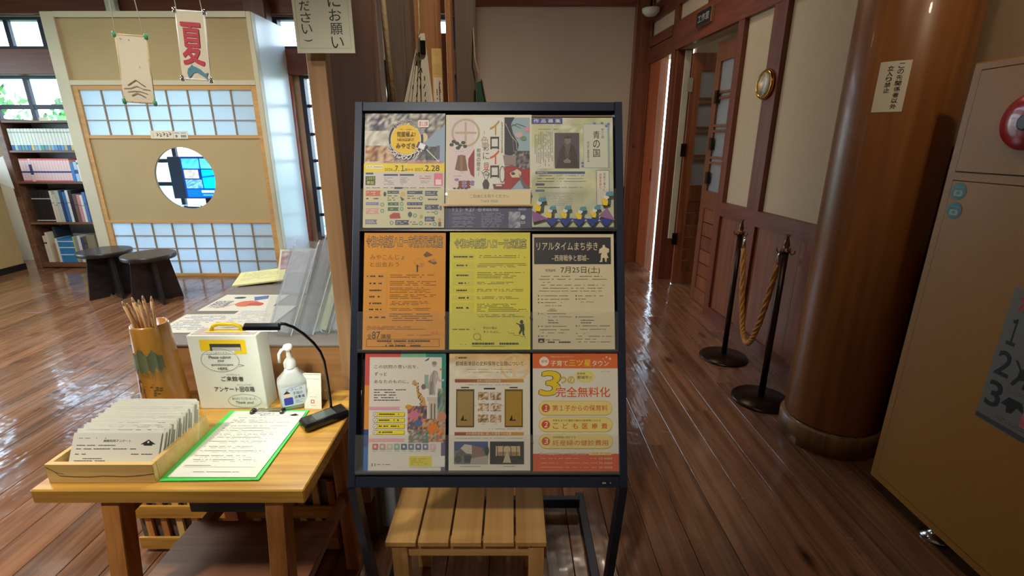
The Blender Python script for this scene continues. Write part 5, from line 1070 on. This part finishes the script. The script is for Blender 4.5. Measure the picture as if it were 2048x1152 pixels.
def dH(s):
    def g(u, v, r): k = min(1, v*1.4 + .35*abs(u-.9)); return tuple(int(a+(b-a)*k) for a, b in zip((228, 176, 90), (226, 216, 192)))
    s.photo(32, 30, 782, 262, None, 10, 8, 2, g); s.rect(32, 262, 782, 1112, (226, 220, 204))
    s.ring(645, 155, 128, 118, 24, (232, 200, 150)); s.rect(622, 60, 652, 250, (236, 206, 160)); s.rect(560, 140, 760, 166, (236, 206, 160))
    s.ring(98, 70, 9, 11, 4, (120, 90, 40)); s.lines(116, 62, 196, 80, 1, (110, 80, 40), th=.9); s.text('都城島津邸の史料保存と公開について', 90, 104, 722, 146, (80, 60, 30), .02); s.lines(190, 172, 610, 184, 1, (140, 110, 60)); s.lines(215, 200, 620, 212, 1, (140, 110, 60))
    def bar(y0, y1, tx):
        n_ = 12
        for k in range(n_): s.poly([(85+640*k/n_, y1), (85+640*(k+1)/n_, y1), (85+640*(k+1)/n_, y0), (85+640*k/n_, y0)], tuple(int(a+(b-a)*k/n_) for a, b in zip((150, 84, 62), (206, 160, 70))), False)
        s.z += s.dz; s.text(tx, *((290, y0+5, 512, y1-5) if y0 < 400 else (190, y0+4, 610, y1-5)), (236, 220, 190), .01)
    bar(270, 302, '史料の継続的な修復'); s.lines(186, 318, 606, 328, 1, (110, 90, 70)); bar(760, 792, '史料保存修復に適した環境での収蔵'); s.lines(92, 812, 712, 822, 1, (120, 100, 80))
    for x0 in (98, 548): s.rect(x0, 364, x0+168, 716, (96, 78, 50) if x0 < 300 else (110, 86, 30)); s.rect(x0+10, 382, x0+156, 702, (160, 136, 84) if x0 < 300 else (170, 136, 56)); s.poly([(x0+42, 655), (x0+58, 620), (x0+68, 600), (x0+74, 650), (x0+98, 640), (x0+100, 656)], (30, 34, 30)); s.ring(x0+110, 622, 22, 34, 2, (110, 96, 60), 18); s.rect(x0+44, 344, x0+120, 354, (40, 30, 30))
    s.rect(292, 362, 520, 690, (226, 222, 216)); s.rect(354, 352, 460, 366, (50, 40, 50))
    for i in range(2):
        for j in range(3): s.photo(300+i*114, 390+j*104, 402+i*114, 464+j*104, [(190, 160, 120), (220, 200, 170), (120, 90, 70), (230, 216, 190), (170, 130, 90)], 6, 5, i*3+j+20); s.lines(336+i*114, 474+j*104, 366+i*114, 482+j*104, 1, (110, 90, 80))
    for x0 in (272, 526): s.poly([(x0, 524), (x0+14, 516), (x0, 508)], (210, 170, 80))
    s.lines(400, 726, 706, 736, 1, (130, 110, 90))
    s.rect(82, 846, 396, 1054, (66, 84, 130)); s.rect(82, 930, 396, 1054, (120, 116, 110)); s.poly([(120, 930), (180, 870), (245, 880), (246, 960), (120, 950)], (200, 190, 180)); s.poly([(245, 880), (345, 905), (345, 985), (246, 990)], (140, 110, 96)); s.poly([(100, 960), (140, 908), (200, 960), (230, 960), (230, 976), (100, 990)], (96, 96, 96)); s.poly([(176, 1040), (176, 972), (244, 972), (244, 1040)], (60, 66, 66)); s.poly([(230, 1050), (240, 1000), (380, 975), (396, 1000), (396, 1054)], (170, 162, 150)); s.ell(384, 930, 22, 44, (50, 60, 46), 10); s.ell(120, 1010, 34, 34, (74, 80, 64), 12)
    s.rect(412, 846, 726, 1054, (40, 38, 40)); s.rect(466, 888, 690, 978, (206, 180, 140)); s.rect(480, 940, 680, 978, (160, 130, 80)); s.rect(432, 1000, 720, 1054, (56, 44, 40)); s.stroke([(534, 1000), (534, 900), (570, 874), (606, 900), (606, 1000)], 6, (60, 52, 44)); s.poly([(530, 1040), (545, 1000), (560, 940), (580, 940), (596, 1000), (606, 1040)], (196, 180, 150)); s.rect(478, 890, 484, 978, (60, 50, 40)); s.rect(655, 890, 661, 978, (60, 50, 40)); s.lines(110, 1068, 350, 1080, 1, (90, 80, 70)); s.lines(500, 1068, 640, 1080, 1, (90, 80, 70))
leaflet('cream and orange leaflet with two hanging scrolls and building photographs, bottom row middle', (32, 30, 784, 1112), (890, 700), 4.608, 0, (226, 220, 204), dH)
def dI(s):
    s.rect(28, 15, 805, 168, (222, 108, 54)); s.rect(28, 168, 805, 955, (226, 220, 206)); s.rect(28, 955, 805, 1115, (214, 92, 46)); s.ell(132, 103, 44, 44, (236, 224, 206)); s.text('都城', 106, 90, 160, 114, (200, 90, 60), .03)
    s.text('笑顔あふれる子育てをずっと', 192, 52, 396, 68, (240, 216, 180)); s.text('子育て', 190, 94, 350, 146, (240, 228, 206), .03); s.text('三ツ星', 358, 86, 560, 146, (238, 206, 70), .035); s.text('タウン', 572, 94, 722, 146, (240, 228, 206), .03)
    for q, w in (((674, 76), 8), ((704, 62), 12), ((736, 76), 15)): s.text('★', q[0]-w, q[1]-w, q[0]+w, q[1]+w, (240, 226, 170))
    s.text('3', 92, 198, 258, 416, (232, 200, 40), .09, out=(70, 60, 30), ow=.11, shear=.12); s.text('つの', 272, 244, 408, 308, (236, 200, 50), .03, out=(80, 64, 30), ow=.08)
    s.ell(505, 242, 90, 56, (230, 216, 130)); s.text('宮崎県', 434, 206, 508, 226, K, .01); s.text('都城市', 434, 236, 538, 266, K, .02); s.text('の', 546, 244, 566, 262, K)
    s.text('完全無料化', 236, 340, 732, 434, (216, 84, 44), .04, out=(236, 226, 200), ow=.09); s.lines(645, 192, 735, 200, 1, (120, 110, 100))
    for k, (y, tx, sm) in enumerate(((470, '第1子からの保育料', None), (622, 'こども医療費', '中学生までの通院や歯科の医療費にかかる'), (775, '妊産婦の健診費用', '妊産婦期に受診する'))):
        s.rrect(80, y-2, 752, y+134, 66, (200, 180, 90)); s.rrect(84, y+2, 748, y+128, 62, (234, 214, 130)); s.ell(145, y+66, 38, 38, (206, 84, 50)); s.text(str(k+1), 130, y+42, 160, y+90, (240, 228, 206), .04, shear=.15)
        if sm: s.text(sm, 208, y+18, 645 if k == 1 else 415, y+38, (80, 60, 40), .01)
        if k == 1:
            for j, ch in enumerate(tx): s.text(ch, 210+j*88, y+54, 258+j*89, y+104, (206, 90, 50), .03)
        else: s.text(tx, 205, y+(54 if sm else 38), 708, y+106 if sm else y+92, (206, 90, 50), .03)
    s.text('詳しくは都城市ホームページをご覧ください', 92, 942, 515, 966, (240, 226, 200), .02, out=(190, 80, 40), ow=.06); s.rrect(530, 938, 742, 966, 12, (236, 206, 140)); s.lines(548, 946, 726, 958, 1, (150, 90, 50))
    for k, y in enumerate((990, 1032, 1070)): s.lines(98, y, 300-(k % 2)*50, y+14, 1, (240, 190, 150), seed=k); s.lines(320, y, 530-(k == 0)*90, y+14, 1, (240, 190, 150), seed=k+4); s.lines(545, y, 610, y+14, 1, (240, 200, 160), seed=k+8); s.text(('23-4684', '23-2684', '36-5603')[k], 622, y-2, 742, y+16, (240, 206, 170), .02)
leaflet('orange and white leaflet with a big yellow numeral and three pale pills, bottom row right', (28, 15, 805, 1115), (1060, 700), 4.605, 0, (226, 220, 206), dI)
# take-free card clipped in front of the top row
a = R2(894, 410, .009); c = R2(1061, 381, .009); M = RMAT @ Matrix.Translation((a[0], a[1], .009)); t = thing('take_free_card', 'cream strip card reading take free, in front of the middle top leaflet', 'card', tuple(M.translation))
w, h = c[0]-a[0], c[1]-a[1]; bxM(0, w, 0, h, -.0015, 0, 'card', plain('cream_card', (232, 214, 172), .6, var=.01, bump=0), t, M); bxM(-.012, w+.004, -.003, .004, -.0025, -.0016, 'tape', plain('orange_tape', (206, 150, 90), .4), t, M)
s = Sheet(w, h, 0, 0, 780, 130); s.text('ご自由にお取りください', 212, 34, 582, 66, (120, 106, 80), .004); s.text('TAKE FREE', 312, 86, 478, 108, (150, 136, 108)); s.lines(250, 18, 500, 24, 1, (170, 150, 120), fill=.4); s.build('print', t, M)
# folded paper birds along the top right pocket
def paperbird(px, py, label, sc=1.0, mat2=None):
    a = R2(px, py, .0085); M = RMAT @ Matrix.Translation((a[0], a[1], .0085)) @ Matrix.Scale(sc*.00122, 4); t = thing('paper_bird', label, 'paper bird', tuple(M.translation))
    def pl(pts, d, nm, rgb): m = MB(); m.prism([M @ Vector((x, y, z)) for x, y, z in [(p[0], p[1], d) for p in pts]], RN*.0012); m.build(nm, plain('origami_%d_%d_%d' % rgb, rgb, .6, var=.02, bump=0), t)
    pl([(-2, -12), (8, -10), (9, 4), (4, 10), (-3, 8), (-6, -2)], 0, 'back', (60, 84, 100)); pl([(-9, -4), (-6, -12), (2, -13), (4, -4), (0, 4), (-5, 2), (-10, 6)], 1.2, 'belly', (236, 206, 50)); pl([(-6, 2), (-3, 9), (4, 9), (6, 3), (1, -2)], 2.4, 'face', (226, 226, 220)); pl([(-2, 8), (1, 14), (13, 15), (14, 8), (7, 5)], 3.6, 'cap', (90, 150, 170))
for k, (x, y, l, q) in enumerate(((1078, 410, 'paper bird at the left end, above the violet triangle', 1.05), (1100, 425, 'paper bird on the blue triangles, first from the left', .9), (1130, 425, 'paper bird on the blue triangles, second from the left', .95), (1160, 427, 'paper bird on the blue triangles, third from the left', .95), (1189, 424, 'paper bird on the blue triangles, rightmost', .9), (1212, 398, 'high paper bird at the right end of the row', 1.05))): paperbird(x, y, l, q)
g = thing('paper_garland', 'strip of blue folded paper triangles under the paper birds', 'garland', tuple(P(1150, 445, D=1.2)))
def gpoly(pts, n, nm, rgb): m = MB(); m.prism([RMAT @ Vector((*R2(x, y, n), n)) for x, y in pts], RN*.0012); m.build(nm, plain('fold_%d_%d_%d' % rgb, rgb, .5, var=.1, bump=0), g)
for k in range(5): x = 1090+k*27; gpoly([(x, 437), (x+29, 436), (x+14, 453)], .0083+.0003*(k % 2), 'triangle', (34, 60, 150))
gpoly([(1064, 421), (1096, 437), (1066, 445)], .0086, 'triangle', (140, 80, 140)); gpoly([(1214, 415), (1230, 440), (1196, 432)], .0086, 'triangle', (150, 110, 150))

# ============================================================ BENCH
bn = thing('slatted_stool', 'low pine stool with five top slats, under the leaflet rack', 'stool', (-.12, 1.2, 0))
for k in range(5): x0 = -.338+k*.0872; MB().box(x0, x0+.0812, 1.025, 1.37, .385, .400, bev=.001).build('slat', M_PINE, bn)
for x in (-.325, .045):
    for y in (1.035, 1.32): MB().box(x, x+.042, y, y+.035, 0, .385, bev=.001).build('leg', M_PINEZ, bn)
MB().box(-.283, .045, 1.045, 1.063, .335, .385).build('front_apron', M_PINEX, bn); MB().box(-.283, .045, 1.335, 1.353, .335, .385).build('back_apron', M_PINEX, bn)
for x in (-.333, .087): MB().box(x, x+.008, 1.07, 1.32, .30, .375).build('side_apron', M_PINE, bn)

# ============================================================ STANCHIONS and rope
def stanchion(x, y, hgt, label):
    t = thing('stanchion', label, 'stanchion', (x, y, 0))
    MB().lathe((x, y, 0), [(.155, 0), (.157, .006), (.150, .016), (.05, .024), (.02, .03)], 48).build('base', M_BRONZE, t)
    MB().lathe((x, y, 0), [(.017, .03), (.017, hgt-.10)], 20).build('pole', M_BRONZE, t)
    MB().lathe((x, y, 0), [(.022, hgt-.10), (.026, hgt-.094), (.022, hgt-.085), (.012, hgt-.078), (.016, hgt-.06), (.012, hgt-.04), (.006, hgt-.02), (.010, hgt-.012), (.003, hgt-.004)], 20).build('finial', plain('dull_copper', (120, 84, 64), .25, .8), t)
    for k in range(4):
        a = k*PI/2+.6; c = Vector((x, y, hgt-.095)); d = Vector((math.cos(a), math.sin(a), 0)); MB().tube([c+d*.016, c+d*.034+Vector((0, 0, -.012)), c+d*.048+Vector((0, 0, 0)), c+d*.044+Vector((0, 0, .012))], .003, 6).build('hook', M_BRONZE, t)
    for k in range(5):
        a = k*2*PI/5; c = Vector((x, y, hgt-.012)); d = Vector((math.cos(a), math.sin(a), 0)); MB().tube([c, c+d*.018+Vector((0, 0, .008))], [.003, .001], 5).build('crown_point', M_BRONZE, t)
    return t
S1, S2 = (1.452, 3.02), (1.428, 2.455)
stanchion(*S1, .955, 'bronze rope stanchion farther from the camera, near the doorway'); stanchion(*S2, .965, 'bronze rope stanchion nearer the camera, beside the round column')
rp_ = thing('barrier_rope', 'twisted tan rope hanging between the two bronze stanchions', 'rope', (1.44, 2.74, .3))
A, B = Vector((S1[0]+.012, S1[1]-.045, .775)), Vector((S2[0]-.004, S2[1]+.045, .79)); N_ = 120
def cen(f): z = 2*f-1; return A.lerp(B, .5+.5*(z*abs(z)**.35 if z else 0)) + Vector((0, 0, -.55*(1-abs(z)**2.6)))
for sidx in range(3):
    pts = []
    for k in range(N_+1):
        f = k/N_; c = cen(f); d = (cen(min(1, f+.01))-cen(max(0, f-.01))).normalized(); a = d.cross(Vector((1, 0, 0))).normalized(); b = d.cross(a); ph = k*.55+sidx*2*PI/3; pts.append(c + (a*math.cos(ph)+b*math.sin(ph))*.0085)
    MB().tube(pts, .0088, 6).build('strand', M_ROPE, rp_)
for E_, up in ((A, S1), (B, S2)): MB().tube([E_, E_+Vector((0, 0, .05)), E_+Vector((0, (up[1]-E_.y)*.3, .075))], [.011, .009, .005], 10).build('end_cap', M_CHROME, rp_)

# ============================================================ BEIGE HYDRANT CABINET
cbx = thing('hydrant_cabinet', 'tall beige metal hydrant cabinet at the right edge, with a red alarm disc', 'cabinet', (1.66, 1.25, 0))
MB().box(1.530, 1.80, .74, 1.735, .06, 1.668, bev=.004).build('body', M_CAB, cbx)
bxM(1.526, 1.530, .80, 1.700, 1.322, 1.641, 'upper_door', M_CAB, cbx, None, .0015); bxM(1.526, 1.530, .80, 1.700, .095, 1.290, 'lower_door', M_CAB, cbx, None, .0015)
for a in ((.797, 1.703, 1.319, 1.3215), (.797, 1.703, 1.6415, 1.644), (1.7005, 1.703, 1.319, 1.644), (.797, 1.703, 1.2905, 1.293), (.797, 1.703, .092, .0945), (1.7005, 1.703, .092, 1.293)): MB().box(1.5290, 1.5298, *a).build('door_gap', M_GROOVE, cbx)
for y in (1.45, .95):
    MB().lathe((1.585, y, 0), [(.045, 0), (.048, .008), (.03, .02), (.02, .03), (.02, .06)], 24).build('levelling_foot', M_CHROME, cbx)
Mx = Matrix.Rotation(-PI/2, 4, 'Y'); al = thing('alarm_disc', 'round red fire alarm push disc on the cabinet upper door', 'alarm', (1.526, 1.487, 1.478))
MB().lathe((1.5255, 1.487, 1.478), [(.083, 0), (.084, .012), (.076, .024), (.04, .031), (.001, .032)], 40, M=Mx).build('shell', M_REDPL, al)
MB().lathe((1.4945, 1.475, 1.474), [(.024, 0), (.024, .006), (.018, .009)], 28, M=Mx).build('push_plate', plain('dark_push_plate', (70, 80, 84), .3), al)
CF = lambda y, z, n=0: frame((1.5255-n, y, z), (0, -1, 0), (0, 0, 1))
for k, (y, z, l) in enumerate(((1.666, 1.257, 'round teal sticker on the lower cabinet door, the upper one of two'), (1.664, 1.192, 'round teal sticker on the lower cabinet door, the lower one of two'))):
    t = thing('round_sticker', l, 'sticker', (1.5255, y, z)); M = CF(y, z); m = MB(); m.lathe((0, 0, 0), [(.029, 0), (.029, .0006)], 32, M=None); bmesh.ops.transform(m.bm, matrix=M, verts=m.bm.verts); m.build('disc', plain('teal_sticker', (34, 92, 88), .3, var=.03, bump=0), t)
    s = Sheet(.058, .058, 0, 0, 100, 100, z0=.0008); s.rrect(22, 44, 78, 78, 10, (170, 190, 176)); s.ell(50, 60, 14, 11, (90, 140, 130)); s.lines(26, 20, 74, 32, 1, (120, 180, 176)); s.build('print', t, M @ Matrix.Translation((-.029, -.029, 0)))
t = thing('hydrant_notice', 'grey sheet with steps one, two, three and red marks on the lower cabinet door', 'poster', (1.5255, 1.2, .56)); M = CF(1.392, .557)
bxM(0, .34, 0, .443, 0, .0006, 'sheet', plain('grey_sheet', (124, 122, 116), .5, var=.03, bump=0), t, M)
s = Sheet(.34, .443, 0, 0, 340, 443, z0=.0008); s.text('消火栓', 24, 8, 180, 70, (220, 40, 40), .05)
for n_, y0, y1 in (('1', 94, 176), ('2', 200, 278), ('3', 302, 386)): s.text(n_, 14 if n_ != '1' else 22, y0, 58 if n_ != '1' else 48, y1, (24, 24, 30), .05)
s.ell(150, 130, 50, 42, (220, 70, 80)); s.ell(150, 130, 30, 24, (176, 176, 172)); s.lines(70, 184, 260, 200, 2, (90, 90, 90))
s.ell(100, 214, 10, 14, K, 12); s.poly([(84, 232), (112, 228), (126, 262), (116, 290), (104, 290), (108, 262), (92, 268), (80, 292), (70, 288), (84, 258)], K); s.stroke([(68, 212), (90, 240)], 7, K); s.stroke([(116, 240), (170, 262), (200, 300)], 5, K)
s.lines(64, 300, 260, 316, 2, (100, 96, 96)); s.poly([(62, 360), (80, 330), (120, 330), (134, 360), (110, 352), (100, 376), (84, 380), (80, 360)], K); s.photo(130, 320, 230, 400, [(210, 90, 100), (220, 120, 130), (200, 110, 120)], 6, 5, 2); s.lines(60, 400, 300, 414, 2, (80, 80, 80)); s.rect(0, 424, 340, 440, (70, 70, 74)); s.build('print', t, M)
tag(MB().box(-.03, .03, -.03, .03, 0, .03, bev=.003).build('wood_block', M_RED, at=(1.64, 1.52, 1.669)), 'reddish wooden block on top of the beige cabinet', 'block')

# column notice, wall clock, room plate, lamp bowl
t = thing('column_notice', 'white taped notice with vertical brush writing on the round column', 'notice', (1.46, 1.95, 1.6)); a0 = math.atan2(-(1.585-1.388), (2.11-1.945))
R_ = .2052; ang = lambda x, y: math.atan2(x-1.585, 2.11-y)
def colhit(px, py):
    u = (px-1024)/F; v = (576-py)/F; d = Vector((u, CT+v*ST, -ST+v*CT)); A_ = d.x**2+d.y**2; B_ = -2*(d.x*1.585+d.y*2.11); C_ = 1.585**2+2.11**2-R_**2; t_ = (-B_-math.sqrt(max(0, B_*B_-4*A_*C_)))/(2*A_); return ang(d.x*t_, d.y*t_), H+d.z*t_
l_, zt = colhit(1762, 125); r_2, _ = colhit(1826, 120); _, zb = colhit(1778, 224); wn_ = (r_2-l_)*R_; hn_ = zt-zb
s = Sheet(wn_, hn_, 0, 0, 100, 150, z0=0, dz=.0001)
for k in range(10): s.poly([(k*10, 150), (k*10+10, 150), (k*10+10, 0), (k*10, 0)], (230, 224, 206), False)
s.z = .0006; s.vtext('この先関係者以外', 70, 6, 142, 19, (30, 28, 26), .03); s.vtext('立入り禁止', 38, 12, 92, 19, (30, 28, 26), .03); s.build('sheet', t, fn=oncol(l_, zb))
ck = thing('wall_clock', 'round gold-rimmed wall clock on the red-brown post', 'clock', rwf(.04, 3.395, 1.776)); c = Vector(rwf(.036, 3.395, 1.776)); MC = frame(c, (.07, -1, 0), (0, 0, 1)); MC3 = MC
def lat(prof, nm, mat, root, n=40): m = MB(); m.lathe((0, 0, 0), prof, n); bmesh.ops.transform(m.bm, matrix=MC3, verts=m.bm.verts); return m.build(nm, mat, root)
lat([(.092, 0), (.095, .012), (.088, .024), (.080, .026), (.079, .018), (.001, .018)], 'rim', M_BRASS, ck); lat([(.079, .0185), (.001, .0190)], 'face', plain('clock_face', (206, 204, 190), .3, var=.01, bump=0), ck)
s = Sheet(.16, .16, 0, 0, 160, 160, z0=.0192)
for k in range(12): a = k*PI/6; s.stroke([(80+66*math.sin(a), 80-66*math.cos(a)), (80+74*math.sin(a), 80-74*math.cos(a))], 2.4, K, False)
s.stroke([(80, 80), (62, 112)], 5, K); s.stroke([(80, 80), (74, 20)], 3.4, K); s.ell(80, 80, 4, 4, K, 12); s.ell(66, 124, 6, 6, (120, 110, 100), 12); s.build('hands', ck, MC @ Matrix.Translation((-.08, -.08, 0)))
lat([(.080, .0235), (.001, .0240)], 'glass', clear('clock_glass', (1, 1, 1), .02, .0, 0, 1.12), ck)
rp2 = thing('room_plate', 'small dark plate with three pale characters on the door lintel', 'sign', rwf(.05, 4.38, 2.34)); RW(4.265, 4.535, 2.335, 2.450, .041, .065).build('board', wood('plate_edge', (150, 96, 60), (176, 120, 80), 'y', .5), rp2)
RW(4.275, 4.53, 2.338, 2.447, .065, .068).build('face', M_BLACKP, rp2); M = frame(rwf(.0685, 4.53, 2.338), (.07, -1, 0), (0, 0, 1)); s = Sheet(.255, .109, 0, 0, 255, 109); s.text('工作室', 26, 26, 232, 82, (170, 170, 170), .02); s.build('lettering', rp2, M)
lb = thing('lamp_bowl', 'small white glass lamp bowl hanging in the far corner', 'lamp', (1.40, 5.45, 2.75)); q = P(1302, 20, Y=5.5)
MB().lathe(q, [(.01, -.062), (.05, -.052), (.085, -.02), (.092, .012), (.086, .014), (.05, .018), (.012, .02)], 32).build('bowl', plain('white_glass', (206, 206, 196), .25, var=.01, bump=0), lb); MB().tube([q+Vector((0, 0, .02)), q+Vector((0, 0, .5))], .012, 8).build('stem', M_BRONZE, lb)
